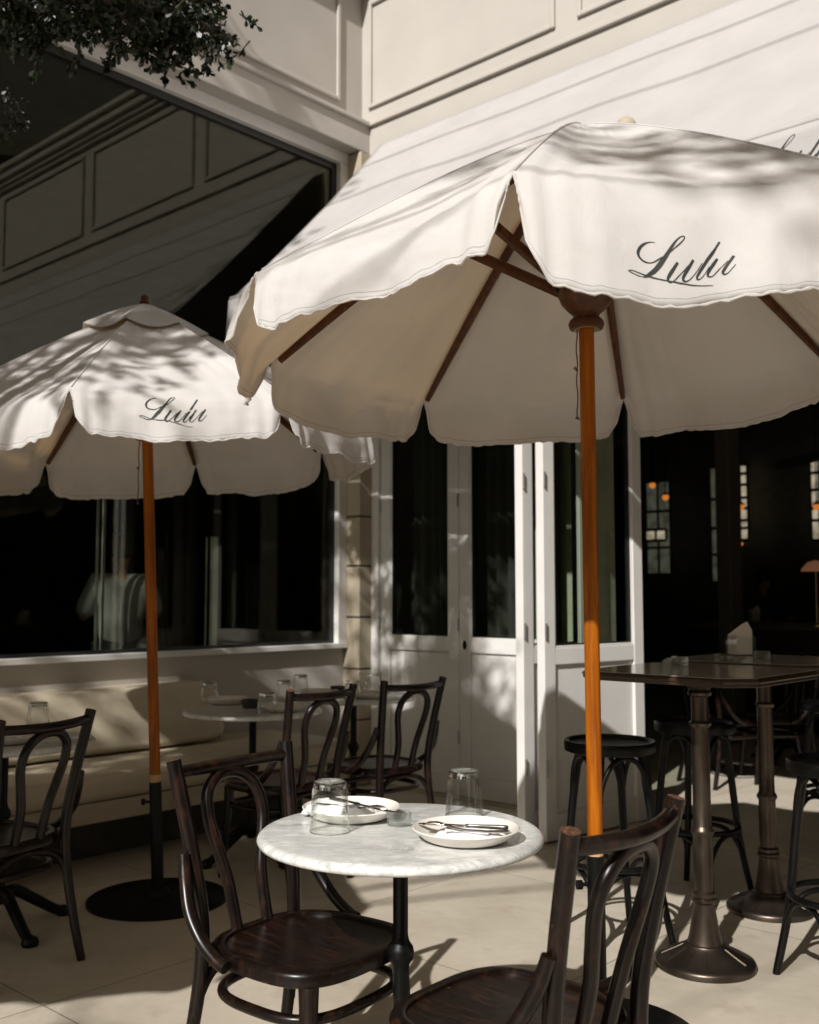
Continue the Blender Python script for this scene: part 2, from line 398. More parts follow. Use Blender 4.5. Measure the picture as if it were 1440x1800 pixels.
# ------------------------------------------------------------------ unseen blocks added to shut off part of the sky
def sky_block(label, loc, sx, sy, h, rz=0):
    t = thing('sky_blocker', label, 'building', loc, rz)
    MB().box(-sx, -sy, 0, sx, sy, h).build('wall', 'dark_render', t, smooth=False)
    for z in [1.0 + 3.0 * i for i in range(int(h // 3))]:
        for k in range(int(sx * 2 // 2.4)):
            x = -sx + 1.2 + 2.4 * k; MB().box(x - .5, sy, z, x + .5, sy + .03, z + 1.6).build('window', 'black_frame', t, smooth=False)
    MB().box(-sx - .2, -sy - .2, h, sx + .2, sy + .2, h + .3).build('roof', 'dark_render', t, smooth=False)
M['dark_render'] = simple('dark_render', (0.15, 0.13, 0.105), 0.9)
def build_sky_blocks():
    sky_block('unseen brown block added behind the camera to shut off sky', (3.5, -19, 0), 16, 3, 11)
    sky_block('unseen brown block added at the right to shut off sky', (13.0, -3, 0), 9, 2.5, 9, pi / 2)

# ------------------------------------------------------------------ building
build_sky_blocks()
BO = b2w(-5.19, 5.26, 0)
bld = thing('cafe_building', 'cream panelled cafe building with large dark corner window and white folding doors', 'building', BO, BYAW)
TB = Matrix.Translation(Vector((5.19, -5.26, 0)))   # building frame -> thing local
def bb(mb, x0, y0, z0, x1, y1, z1, mi=0): mb.box(x0, y0, z0, x1, y1, z1, mi, T=TB)
YF, XL, XG = 5.26, -5.27, -5.36
OPX = 2.2          # right end of the door opening
w1 = MB()
bb(w1, XL, YF, 3.02, 9.0, YF + 0.3, 6.0)            # over the doors
bb(w1, OPX, YF, 0, 9.0, YF + 0.3, 3.02)
w1.build('front_wall', 'plaster', bld, smooth=False)
w2 = MB()
bb(w2, XL - 0.35, -9, 4.77, XL, YF + 0.3, 6.0)      # upper wall over the window
bb(w2, -5.62, -9, 0, -5.33, YF + 0.3, 0.945)        # under the window
bb(w2, -5.62, -9, 0.945, -5.33, -3.2, 4.53)
w2.build('side_wall', 'plaster', bld, smooth=False)
bm_ = MB(); bb(bm_, -5.62, -9, 4.534, -5.19, YF, 4.735); bm_.build('beam', 'plaster', bld, smooth=False, bevel=0.006)
bm_ = MB(); bb(bm_, -5.42, -9, 4.735, -5.165, YF - 0.003, 4.768)
bb(bm_, -5.165, YF - 0.028, 4.735, 9.0, YF - 0.001, 4.768)
bm_.build('string_moulding', 'plaster', bld, smooth=False, bevel=0.006)
# panel mouldings
def frame_on_y(mb, x0, x1, z0, z1, t=0.032, d=0.024):
    y1 = YF; y0 = YF - d
    bb(mb, x0, y0, z0 - t, x1, y1 - .001, z0); bb(mb, x0, y0, z1, x1, y1 - .001, z1 + t)
    bb(mb, x0 - t, y0, z0 - t, x0, y1 - .001, z1 + t); bb(mb, x1, y0, z0 - t, x1 + t, y1 - .001, z1 + t)
def frame_on_x(mb, y0, y1, z0, z1, t=0.032, d=0.024):
    x0 = XL; x1 = XL + d
    bb(mb, x0 + .001, y0, z0 - t, x1, y1, z0); bb(mb, x0 + .001, y0, z1, x1, y1, z1 + t)
    bb(mb, x0 + .001, y0 - t, z0 - t, x1, y0, z1 + t); bb(mb, x0 + .001, y1, z0 - t, x1, y1 + t, z1 + t)
for (x0, x1) in ((-5.16, -3.58), (-3.35, -1.75), (-1.52, 0.10), (0.33, 1.95)):
    q = MB(); frame_on_y(q, x0, x1, 4.905, 5.66); q.build('panel_moulding', 'plaster', bld, smooth=False, bevel=0.007)
for (y0, y1) in ((3.25, 4.99), (1.3, 3.02), (-0.65, 1.07)):
    q = MB(); frame_on_x(q, y0, y1, 4.905, 5.66); q.build('panel_moulding', 'plaster', bld, smooth=False, bevel=0.007)
q = MB()
for (z0, z1, d) in ((5.76, 5.80, 0.04), (5.80, 5.85, 0.07), (5.85, 5.93, 0.11), (5.93, 5.98, 0.15)):
    bb(q, XL, YF - d, z0, 9, YF + 0.3, z1); bb(q, XL - 0.35, -9, z0 + .001, XL + d, YF - d, z1)
q.build('cornice', 'plaster', bld, smooth=False, bevel=0.004)
# pilaster at the corner with coursed joints
q = MB(); zz = 0.0
js = [0.0, 0.45, 0.80, 1.16, 1.52, 1.87, 2.23, 2.58, 2.93, 3.29, 3.64, 4.0, 4.53]
for a, c in zip(js[:-1], js[1:]): bb(q, -5.50, 5.155, a + 0.007, -5.172, 5.40, c - 0.007)
bb(q, -5.5, 5.165, 0, -5.182, 5.40, 4.53, 1)
q.build('pilaster', ['stone', 'groove'], bld, smooth=False, bevel=0.004)
# side window
win = MB()
bb(win, -5.42, -3.2, 4.45, -5.30, 5.155, 4.533); bb(win, -5.42, 5.075, 0.98, -5.30, 5.155, 4.449)
bb(win, -5.42, -3.2, 0.945, -5.285, 5.155, 0.98)
wf = win.build('window', 'white_paint', bld, smooth=False, bevel=0.004)
q = MB(); bb(q, -5.41, -3.2, 4.40, -5.345, 5.075, 4.449); bb(q, -5.41, 5.03, 0.981, -5.345, 5.074, 4.399)
bb(q, -5.41, -3.2, 0.981, -5.345, 5.029, 1.0); q.build('inner_frame', 'black_frame', wf, smooth=False)
q = MB(); bb(q, -5.372, -3.2, 0.995, -5.36, 5.035, 4.42); q.build('pane', 'pane', wf, smooth=False)
# doors
def door_leaf(name, px, py, ang, wd, flip=1, lock=False, h=2.98, label=None):
    """hinge edge at building (px,py); leaf runs along its local x; front face at local y=0, thickness to +y"""
    T = TB @ Matrix.Translation(Vector((px, py, 0))) @ Matrix.Rotation(ang, 4, 'Z')
    th = 0.055; z0 = 0.015; st = 0.088
    f_ = MB()
    f_.box(0, 0, z0, st, th, h, T=T); f_.box(wd - st, 0, z0, wd, th, h, T=T)
    f_.box(st, 0.002, h - 0.11, wd - st, th - .002, h, T=T); f_.box(st, 0.002, 0.94, wd - st, th - .002, 1.03, T=T)
    f_.box(st, 0.002, z0, wd - st, th - .002, 0.15, T=T)
    f_.box(st, 0.018, 0.15, wd - st, th - 0.018, 0.94, T=T)
    b_ = 0.012
    for (a, c) in ((1.03, h - .11),):
        f_.box(st, 0.006, a, st + b_, th - .006, c, T=T); f_.box(wd - st - b_, 0.006, a, wd - st, th - .006, c, T=T)
        f_.box(st + b_, 0.006, a, wd - st - b_, th - .006, a + b_, T=T)
    d = f_.build(name, 'white_paint', bld, smooth=False, bevel=0.0035)
    g_ = MB().box(st + b_ - .001, th / 2 - .004, 1.04, wd - st - b_ + .001, th / 2 + .004, h - .11, T=T).build('pane', 'door_pane', d, smooth=False)
    g2 = MB()
    for (xx) in (st + b_, wd - st - b_ - 0.006): g2.box(xx, th / 2 - .016, 1.042, xx + 0.006, th / 2 + .016, h - .11, T=T)
    g2.box(st + b_ + .006, th / 2 - .016, 1.042, wd - st - b_ - .006, th / 2 + .016, 1.050, T=T)
    g2.build('gasket', 'black_frame', d, smooth=False)
    for hz in (0.35, 1.08, 1.9, 2.6):
        hp = T @ Vector((-0.004 if ang < 1 else 0.008, -0.006, hz)); hq = T @ Vector((-0.004 if ang < 1 else 0.008, -0.006, hz + 0.085))
        MB().tube([hp, hp.lerp(hq, .5), hq], 0.0065, 10).build('hinge', 'hinge_metal', d)
    if lock:
        L = MB().lathe([(0.0001, -0.004), (0.016, -0.004), (0.016, 0.002), (0.0001, 0.002)], 20)
        L.v = [tuple(T @ Vector((lock + x, -z, 0.99 + y * 1.9))) for (x, y, z) in L.v]
        L.build('lock', 'black_iron', d)
    return d
door_leaf('folding_door', -5.105, 5.30, 0, 0.712)
door_leaf('folding_door', -4.388, 5.30, 0, 0.712, lock=0.045)
P4 = RB.inverted() @ atz(961, 1486, 0)
A4 = radians(90 - 7.35)
# the leaf runs away from us; its face looks to +x, thickness goes to -x : local +y is to the left of local x
door_leaf('folding_door', P4.x, P4.y, A4, 0.86)
door_leaf('folding_door', P4.x - 0.128, P4.y - 0.015, radians(86), 0.60)
q = MB(); bb(q, -5.172, 5.27, 0, -5.107, 5.40, 3.02); bb(q, -5.107, 5.27, 2.985, OPX, 5.40, 3.02)
q.build('door_frame', 'white_paint', bld, smooth=False, bevel=0.003)
q = MB(); bb(q, -5.105, 5.25, 0.0, OPX, 5.42, 0.012); q.build('threshold', 'int_floor', bld, smooth=False)
# rooms behind
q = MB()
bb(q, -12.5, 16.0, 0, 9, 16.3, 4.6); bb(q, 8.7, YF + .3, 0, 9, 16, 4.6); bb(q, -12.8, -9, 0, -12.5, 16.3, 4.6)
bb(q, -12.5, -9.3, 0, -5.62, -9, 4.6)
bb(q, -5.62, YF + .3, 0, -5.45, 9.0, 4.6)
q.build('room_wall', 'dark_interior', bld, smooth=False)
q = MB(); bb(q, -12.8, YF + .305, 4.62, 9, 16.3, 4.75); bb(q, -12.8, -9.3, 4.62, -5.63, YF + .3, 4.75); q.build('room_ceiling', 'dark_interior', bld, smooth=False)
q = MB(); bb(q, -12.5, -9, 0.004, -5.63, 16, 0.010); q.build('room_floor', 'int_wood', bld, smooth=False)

q = MB(); bb(q, -3.80, 5.62, 0.012, -3.46, 5.72, 3.0); q.build('reflection_panel', 'reflection_panel', bld, smooth=False)  # added panel and post stand for pale reflections in the open leaf's glass
q = MB(); bb(q, -3.625, 5.585, 0.012, -3.580, 5.619, 3.0); q.build('reflection_post', 'white_paint', bld, smooth=False)
# curtain behind closed doors
def cur(u, v):
    x = -5.02 + 1.25 * u
    return TB @ Vector((x, 5.52 + 0.03 * sin(u * 95) + 0.012 * sin(u * 37 + v * 2), 0.05 + 2.9 * v))
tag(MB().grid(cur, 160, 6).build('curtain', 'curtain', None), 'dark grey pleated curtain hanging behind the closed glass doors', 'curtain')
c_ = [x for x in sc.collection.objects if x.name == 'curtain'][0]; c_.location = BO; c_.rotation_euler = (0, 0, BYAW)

# ------------------------------------------------------------------ script lettering
def ribbon_strokes():
    """strokes of the word, drawn as centre lines with widths, in a 760-wide drawing space"""
    S = []
    S.append(([(296, 941), (268, 937), (232, 948), (200, 976), (186, 1008), (196, 1040), (228, 1060), (275, 1064), (330, 1040), (390, 1010), (445, 972), (478, 940), (482, 924), (462, 922), (430, 946), (396, 986), (362, 1030), (322, 1080), (280, 1122), (236, 1156)],
              [2, 5, 11, 16, 17, 14, 9, 6, 5, 5, 5, 5, 6, 5, 8, 15, 24, 30, 28, 14]))
    S.append(([(236, 1156), (205, 1160), (160, 1150), (118, 1132), (150, 1128), (215, 1146), (300, 1168), (400, 1192), (500, 1228), (580, 1256), (656, 1275)],
              [9, 6, 4, 3, 4, 6, 7, 6, 5, 4, 2]))
    S.append(([(432, 1078), (405, 1115), (378, 1152), (368, 1178), (384, 1194), (412, 1184), (455, 1146), (500, 1105)], [15, 19, 19, 14, 8, 5, 4, 4]))
    S.append(([(534, 1078), (505, 1116), (474, 1158), (462, 1186), (478, 1203), (506, 1196), (550, 1158), (590, 1112)], [15, 19, 19, 14, 8, 5, 4, 3]))
    S.append(([(x_ + 8, y_) for x_, y_ in [(704, 984), (655, 1050), (606, 1112), (562, 1166), (546, 1194), (556, 1209), (584, 1198), (628, 1146)]], [12, 18, 19, 18, 12, 8, 4, 3]))
    S.append(([(x_ + 30, y_) for x_, y_ in [(662, 1096), (634, 1134), (604, 1172), (594, 1196), (608, 1212), (636, 1204), (682, 1164), (728, 1122)]], [15, 19, 19, 14, 8, 5, 4, 4]))
    S.append(([(x_ + 32, y_) for x_, y_ in [(760, 1102), (730, 1140), (700, 1180), (688, 1204), (702, 1218), (728, 1208), (768, 1164)]], [15, 19, 19, 14, 8, 5, 3]))
    return S
def lettering(name, fn, parent, width=0.20, mirror=False):
    """fn(a,b) -> (point, normal): a metres to the right of the word's centre, b metres up"""
    mb = MB(); sca = width / 650.0
    for pts, ws in ribbon_strokes():
        P = smooth_path([(x, y - 0.12 * (x - 230), 0) for x, y in pts], 7)
        n_ = len(P)
        W = []
        for i in range(n_):
            t = i / 7; k = min(int(t), len(ws) - 2); fr = t - k; W.append(1.5 + 1.02 * (ws[k] * (1 - fr) + ws[k + 1] * fr))
        o = len(mb.v)
        for i, p in enumerate(P):
            t = (P[min(i + 1, n_ - 1)] - P[max(i - 1, 0)]); nn = Vector((-t.y, t.x, 0)); nn.normalize()
            # broad-nib look: widths given already
            for sgn in (-1, 1):
                q_ = p + nn * W[i] * 0.5 * sgn
                a = (q_.x - 440) * sca * 1.12; b_ = -(q_.y - 1085) * sca * 1.06
                pt, nr = fn(a, b_); mb.v.append(tuple(pt + nr * 0.0022))
        for i in range(n_ - 1):
            mb.f.append((o + 2 * i, o + 2 * i + 1, o + 2 * i + 3, o + 2 * i + 2)); mb.m.append(0)
    return mb.build(name, 'letter', parent, smooth=False)

# ------------------------------------------------------------------ awning
awn = thing('awning', 'wide white canvas awning sloping out from the facade over the doors', 'awning', b2w(-1.2, YF, 0), BYAW)
TA = Matrix.Translation(Vector((1.2, -YF, 0)))
AX0, AX1, AY, AZ0, AZ1 = -5.04, 3.4, 3.9, 3.135, 4.56
def aw(u, v):
    x = AX0 + (AX1 - AX0) * u; y = YF - 0.03 + (AY - YF + 0.03) * v
    z = AZ1 + (AZ0 - AZ1) * v - 0.035 * sin(pi * v) * (0.7 + 0.3 * cos(u * 38)) + 0.006 * sin(u * 70 + v * 4) * v
    return TA @ Vector((x, y, z))
MB().grid(aw, 160, 24, uvfn=lambda u, v: (0, 1)).build('canopy', 'awning', awn, solid=0.004)
def valp(x, s):      # s metres below the front bar
    return Vector((x, AY - 0.02 - 0.016 * sin(x * 11) * s / .3 - 0.03 * s, AZ0 - 0.012 - s))
def va(u, v):
    x = AX0 + (AX1 - AX0) * u; L = 0.27 + 0.012 * cos(x * 2 * pi / 0.4)
    return TA @ valp(x, L * v)
val = MB().grid(va, 300, 8, uvfn=lambda u, v: (0, 0.27 * (1 - v))).build('valance', 'awning', awn, solid=0.003)
MB().tube([TA @ Vector((AX0, AY, AZ0)), TA @ Vector((AX1, AY, AZ0))], 0.015, 16).build('front_bar', 'awning', awn)
for xx in (AX0 + 0.03, -2.2, 0.6, AX1 - 0.03):
    MB().tube([TA @ Vector((xx, YF - 0.01, 3.12)), TA @ Vector((xx, AY + 0.02, AZ0 - 0.02))], 0.017, 12).build('arm', 'white_paint', awn)
for xc in (-1.54, 0.45, -3.5):
    lettering('lettering', lambda a, b_: (TA @ valp(xc + a, 0.125 - b_), Vector((0, -1, 0))), val, 0.30)

# ------------------------------------------------------------------ parasols
def lerp(a, b_, t): return a + (b_ - a) * t
def make_parasol(label, base, axis, rim_c, r, th, tx, ty, rise, hubz, text_panels, vent=False, seed=0, finial='rib_wood', VDs=None, RWs={}, flare={}, text_up=0.105, text_shift=-0.02, wrink=1.0, sleeve=0.80, plate=0.30, pk=1.18):
    rnd = random.Random(seed)
    base = Vector(base)
    root = thing('parasol', label, 'parasol', base, 0, 'white canvas parasols on wooden poles')
    C = Vector(rim_c) - base               # rim centre, local
    apex = C + Vector(axis) * rise
    def axpt(z):  # point of the pole axis at height z
        t = z / apex.z; return Vector((apex.x * t, apex.y * t, z))
    corners = []
    for k in range(8):
        a = th + k * pi / 4; dx, dy = -sin(a) * r, -cos(a) * r
        corners.append(C + Vector((dx, dy, dx * tx + dy * ty)))
    VDk = []
    for k in range(8):
        VDk.append(VDs[k] if VDs else 0.18)
    RW = [(rnd.uniform(0.085, 0.13), rnd.uniform(0.085, 0.15)) for _ in range(8)]
    for k_, v_ in RWs.items(): RW[k_] = v_
    def surf(k, u, s):
        """k panel from corner k to k+1, u across, s: 0 apex .. 1 rim .. 2 valance foot"""
        A, B = corners[k], corners[(k + 1) % 8]
        rim = A.lerp(B, u); mid = sin(pi * u)
        outw = (A + B) * 0.5 - C; outw.z = 0; outw.normalize()
        rim = rim + Vector((0, 0, -0.030 * mid)) + outw * (-0.012 * mid)
        if s <= 1:
            p = apex.lerp(rim, s)
            ideal = s ** pk
            p.z = apex.z + (rim.z - apex.z) * ideal
            sag = sin(pi * min(1, s)) * 0.020 * mid
            p.z -= sag
        else:
            t = s - 1
            du = min(u, 1 - u); VD = VDk[k]; rw = RW[k][0] if u < .5 else RW[k][1]
            round_ = 1 - max(0, 1 - du / rw) ** 2.4
            round_ = sqrt(max(0, round_)) if round_ > 0 else 0
            L = VD * (0.34 + 0.66 * round_) * (1 + 0.05 * sin(u * 9 + k * 2.1) + 0.02 * sin(u * 23 + k))
            slope = 0.55
            # hangs: first follows the slope, then turns down
            hx = flare.get(k, 0.05) * (1 - math.exp(-t * 2.6)) * (0.3 + .7 * round_)
            p = rim + outw * hx + Vector((0, 0, -L * t))
            p += outw * (0.014 * sin(u * 15 + k * 1.7 + rnd_ph[k]) * t * mid)
            # sides draw inwards along the split
            tang = (B - A).normalized()
            draw = 0.014 * t * (1 if u < .5 else -1) * max(0, 1 - du / 0.15)
            p += tang * draw
        q = p * 1.0
        nz = noise.noise(Vector((q.x * 3.1 + seed, q.y * 3.1, q.z * 3.1 + k * 7))) * 0.010 + noise.noise(Vector((q.x * 9 + seed, q.y * 9, q.z * 6 + k * 3))) * 0.0045
        e = min(1, du_(u) * 6)
        pull = 0.0070 * sin(du_(u) * 70 + (1 if u < .5 else 2.2) + k * 1.3) * math.exp(-du_(u) * 7) * max(0, s - .35) * (1.2 if s < 1.2 else 1.0) * min(1, du_(u) * 30)
        crease = 0.0060 * noise.noise(Vector((u * 9 + k * 5 + seed, s * 2.2, 1.7))) * min(1, s) + 0.0034 * noise.noise(Vector((u * 26 + s * 6 + k, s * 5, seed)))
        tens = 0.006 * sin((u - .5) * 26) * max(0, s - .55) * mid  # radiating tension folds
        p = p + (Vector((0, 0, 1)) * .7 + outw * .7) * (pull + crease * e)
        p = p + Vector((0, 0, nz * 1.35 * wrink * e)) * (0.4 + .6 * min(1, s)) + outw * (nz * e * wrink * (1.0 if s > 1 else .3)) + outw * tens * (0.7 if s > 1 else 0)
        return p
    def du_(u): return min(u, 1 - u)
    rnd_ph = [rnd.uniform(0, 6) for _ in range(8)]
    can = MB()
    for k in range(8):
        NU, NV1, NV2 = 44, 22, 18
        o = len(can.v)
        ss = [i / NV1 for i in range(NV1 + 1)] + [1 + (i + 1) / NV2 for i in range(NV2)]
        for i in range(NU + 1):
            u = i / NU
            # denser towards the splits
            u = 0.5 - 0.5 * cos(pi * u) * (0.35) - 0.5 * (1 - 2 * u) * 0.65 if True else u
            for j, s in enumerate(ss):
                p = surf(k, u, s)
                can.v.append(tuple(p)); L = VDk[k] * (2 - s) if s > 1 else 1
                can.uv[o + i * len(ss) + j] = (u, L if s > 1 else 0.3)
        n = len(ss)
        for i in range(NU):
            for j in range(n - 1):
                a = o + i * n + j; can.f.append((a, a + n, a + n + 1, a + 1)); can.m.append(0)
    cob = can.build('canopy', 'canvas', root, ang=70, solid=0.0022)
    # rolled hem along each foot
    for k in range(8):
        pts = [surf(k, 0.5 - 0.5 * cos(pi * i / 60) * 0.35 - 0.5 * (1 - 2 * i / 60) * 0.65, 2.0) for i in range(61)]
        left = [surf(k, 0.0, 1 + 1.0 * j / 12) for j in range(12)]; right = [surf(k, 1.0, 2 - 1.0 * (j + 1) / 12) for j in range(12)]
        pth = left + pts + right
        pth = [p + Vector((0, 0, 0.0016 * sin(i * 1.9 + k))) for i, p in enumerate(pth)]
        MB().tube(pth, [0.0034 + 0.001 * sin(i * 2.3) for i in range(len(pth))], 6).build('hem', 'canvas', cob)
    # seam over each rib
    for k in range(8):
        A = corners[k]
        pts = []
        for i in range(15):
            s = 0.06 + 0.93 * i / 14; p = apex.lerp(A, s); p.z = apex.z + (A.z - apex.z) * s ** pk; pts.append(p + Vector((0, 0, 0.002)))
        MB().tube(pts, 0.0032, 6).build('seam', 'canvas', cob)
    for k in text_panels:
        A, B = corners[k], corners[(k + 1) % 8]; W = (A - B).length
        def fn(a, b_, k=k, W=W):
            u = 0.5 - (a + text_shift) / W          # corner k is on the viewer's left seen from outside? (k+1 is clockwise)
            VD = VDk[k]; s = 2 - (text_up + b_) / VD
            if s < 1: s = 1 - (1 - s) * VD / r
            p = surf(k, u, s); e = 1e-3
            pu = surf(k, u + e, s) - p; ps = surf(k, u, s + e) - p; nr = pu.cross(ps); nr.normalize()
            o2 = p - C; o2.z = 0
            if nr.dot(o2) < 0: nr = -nr
            return p, nr
        lettering('lettering', fn, cob, 0.205)
    if vent:
        vm = MB()
        for k in range(8):
            A, B = corners[k], corners[(k + 1) % 8]
            def vf(u, v, A=A, B=B):
                rim = A.lerp(B, u) - C; d = apex + Vector((rim.x * 0.29 * v, rim.y * 0.29 * v, 0.034 - 0.150 * v ** 1.25 + 0.012 * (1 - sin(pi * u)) * v - 0.018 * sin(pi * u) * (v ** 6)))
                return d
            vm.grid(vf, 12, 8)
        vm.build('vent_cap', 'canvas', root, ang=70, solid=0.002)
    # hub, ribs, struts
    H0 = axpt(hubz)
    ax = (apex).normalized()
    Th = Matrix.Translation(H0) @ Vector((0, 0, 1)).rotation_difference(ax).to_matrix().to_4x4()
    hub = MB().lathe([(0.026, -0.105), (0.040, -0.105), (0.044, -0.092), (0.040, -0.080), (0.032, -0.074), (0.032, -0.066), (0.046, -0.052), (0.060, -0.034), (0.068, -0.012), (0.070, 0.020), (0.066, 0.026), (0.026, 0.026)], 32, T=Th @ Matrix.Diagonal((1.28, 1.28, 1.15, 1)))
    hob = hub.build('hub', 'rib_wood', root, bevel=0.001)
    MB().lathe([(0.0255, -0.124), (0.040, -0.124), (0.041, -0.116), (0.0255, -0.116)], 28, T=Th).build('metal_ring', 'brass', hob)
    for k in range(16):
        a = k * pi / 8 + 0.1; q = MB(); p = Th @ Vector((cos(a) * 0.083, sin(a) * 0.083, 0.026)); q.tube([p, Th @ Vector((cos(a) * 0.089, sin(a) * 0.089, -0.004))], 0.0075, 8)
        q.build('pin', 'black_iron', hob)
    top = axpt(apex.z - 0.055)
    Tt = Matrix.Translation(top)
    MB().lathe([(0.026, -0.04), (0.05, -0.035), (0.055, 0.0), (0.045, 0.025), (0.02, 0.03)], 28, T=Tt).build('crown_hub', 'rib_wood', root)
    for k in range(8):
        A = corners[k]
        pts = []
        for i in range(13):
            s = 0.05 + 0.925 * i / 12; p = apex.lerp(A, s); p.z = apex.z + (A.z - apex.z) * s ** pk - 0.022 - 0.012 * (1 - s); pts.append(p)
        rb = MB().tube(pts, [0.0150] * 9 + [0.014, 0.013, 0.012, 0.010], 8, flat=1.15).build('rib', 'rib_wood', root)
        s = 0.45; att = apex.lerp(A, s); att.z = apex.z + (A.z - apex.z) * s ** pk - 0.045
        dr = A - C; dr.z = 0; dr.normalize()
        st = H0 + dr * 0.072 + Vector((0, 0, 0.0))
        MB().tube([st, att], [0.0155, 0.0145], 8, flat=1.2).build('strut', 'rib_wood', rb)
    # pole
    za = sleeve
    MB().tube([axpt(za), axpt(za + 0.3), axpt(1.5), axpt(apex.z - 0.03)], 0.0235, 28).build('pole', 'pole_wood', root)
    MB().tube([axpt(za - 0.002), axpt(za + 0.032)], 0.0242, 28).build('pole_band', 'pole_band', root)
    sl = MB().tube([axpt(0.03), axpt(za)], 0.0265, 28).build('base_tube', 'black_iron', root)
    kn = axpt(za - 0.085)
    MB().tube([kn + Vector((-0.024, -0.004, 0)), kn + Vector((-0.046, -0.008, 0))], 0.006, 10).tube([kn + Vector((-0.044, -0.008, 0)), kn + Vector((-0.060, -0.011, 0))], 0.014, 12).build('knob', 'black_iron', sl)
    MB().lathe([(0.0001, 0.0), (plate, 0.0), (plate, 0.012), (plate - 0.008, 0.018), (0.06, 0.026), (0.045, 0.05), (0.03, 0.055), (0.0001, 0.055)], 72).build('base_plate', 'black_iron', root)
    f0 = apex + Vector((0, 0, 0.035 if vent else -0.01)); Tf = Matrix.Translation(f0) @ Matrix.Diagonal((.85, .85, .7, 1))
    if finial: MB().lathe([(0.0001, 0), (0.022, 0.0), (0.026, 0.012), (0.018, 0.024), (0.022, 0.034), (0.020, 0.048), (0.008, 0.060), (0.0001, 0.062)], 20, T=Tf).build('finial', finial, root)
    # cord
    c0 = Th @ Vector((-0.033, -0.012, -0.11))
    pts = [c0 + Vector((0.002 * sin(i * 1.3), 0.0, -0.021 * i)) for i in range(15)]
    co = MB().tube(pts, 0.0022, 6)
    kp = pts[7]; co.tube([kp, kp + Vector((-0.012, 0, 0.012))], 0.002, 5).tube([kp, kp + Vector((-0.006, 0.002, 0.017))], 0.002, 5)
    e = pts[-1]; co.lathe([(0.0001, -0.004), (0.005, -0.003), (0.006, 0), (0.005, .003), (0.0001, .004)], 10, c=tuple(e)); co.tube([e, e + Vector((0.008, 0, -0.006))], 0.002, 5)
    co.build('pull_cord', 'rope', root)
    return root
make_parasol('large white parasol in front with orange wooden pole, script lettering on its near flap', (0.565, 3.215, 0), (-0.0, 0.0, 1),
             (0.552, 3.2, 2.176), 1.075, 0.31, 0.033, -0.061, 0.63, 2.27, (7, 3), seed=3, text_shift=-0.06, text_up=0.080, sleeve=0.535, finial=None, flare={1: 0.09, 0: 0.05}, VDs=[0.160, 0.165, 0.165, 0.150, 0.155, 0.18, 0.22, 0.262], RWs={0: (0.045, 0.10), 7: (0.12, 0.12)})
make_parasol('smaller white parasol at left with tree shadow dappled on it and a layered vent cap', (-1.09, 4.62, 0), (-0.035, 0, 1),
             (-1.176, 4.6, 2.033), 1.003, 0.015, 0.044, -0.007, 0.56, 2.13, (7, 3), vent=True, seed=11, text_shift=-0.035, text_up=0.095, sleeve=0.505, VDs=[0.16, 0.16, 0.16, 0.158, 0.158, 0.16, 0.165, 0.155])
make_parasol('white parasol standing beyond the left edge, throwing shade over the banquette', (-2.42, 2.25, 0), (0, 0, 1),
             (-2.42, 2.25, 2.10), 1.05, 0.2, 0.0, 0.0, 0.58, 2.2, (7,), seed=5)

# ------------------------------------------------------------------ chairs
def seat_outline(n=96, sx=0.232, y0=-0.235, y1=0.195, shrink=0.0):
    pts = []
    for i in range(n):
        a = 2 * pi * i / n; c, s_ = cos(a), sin(a)
        e = 3.2
        x = abs(c) ** (2 / e) * (1 if c >= 0 else -1); y = abs(s_) ** (2 / e) * (1 if s_ >= 0 else -1)
        yy = (y0 + y1) / 2 + y * ((y1 - y0) / 2 - shrink)
        wd = sx - 0.016 * (y + 1) / 2 - shrink
        if y > 0: wd -= 0.012 * y * y
        pts.append((x * wd, yy))
    return pts
def loft(mb, rings, mi=0, cap0=True, cap1=True):
    o = len(mb.v); n = len(rings[0])
    for r_ in rings: mb.v += [tuple(p) for p in r_]
    for i in range(len(rings) - 1):
        for j in range(n):
            mb.f.append((o + i * n + j, o + i * n + (j + 1) % n, o + (i + 1) * n + (j + 1) % n, o + (i + 1) * n + j)); mb.m.append(mi)
    if cap0: mb.f.append(tuple(o + j for j in reversed(range(n)))); mb.m.append(mi)
    if cap1: mb.f.append(tuple(o + (len(rings) - 1) * n + j for j in range(n))); mb.m.append(mi)
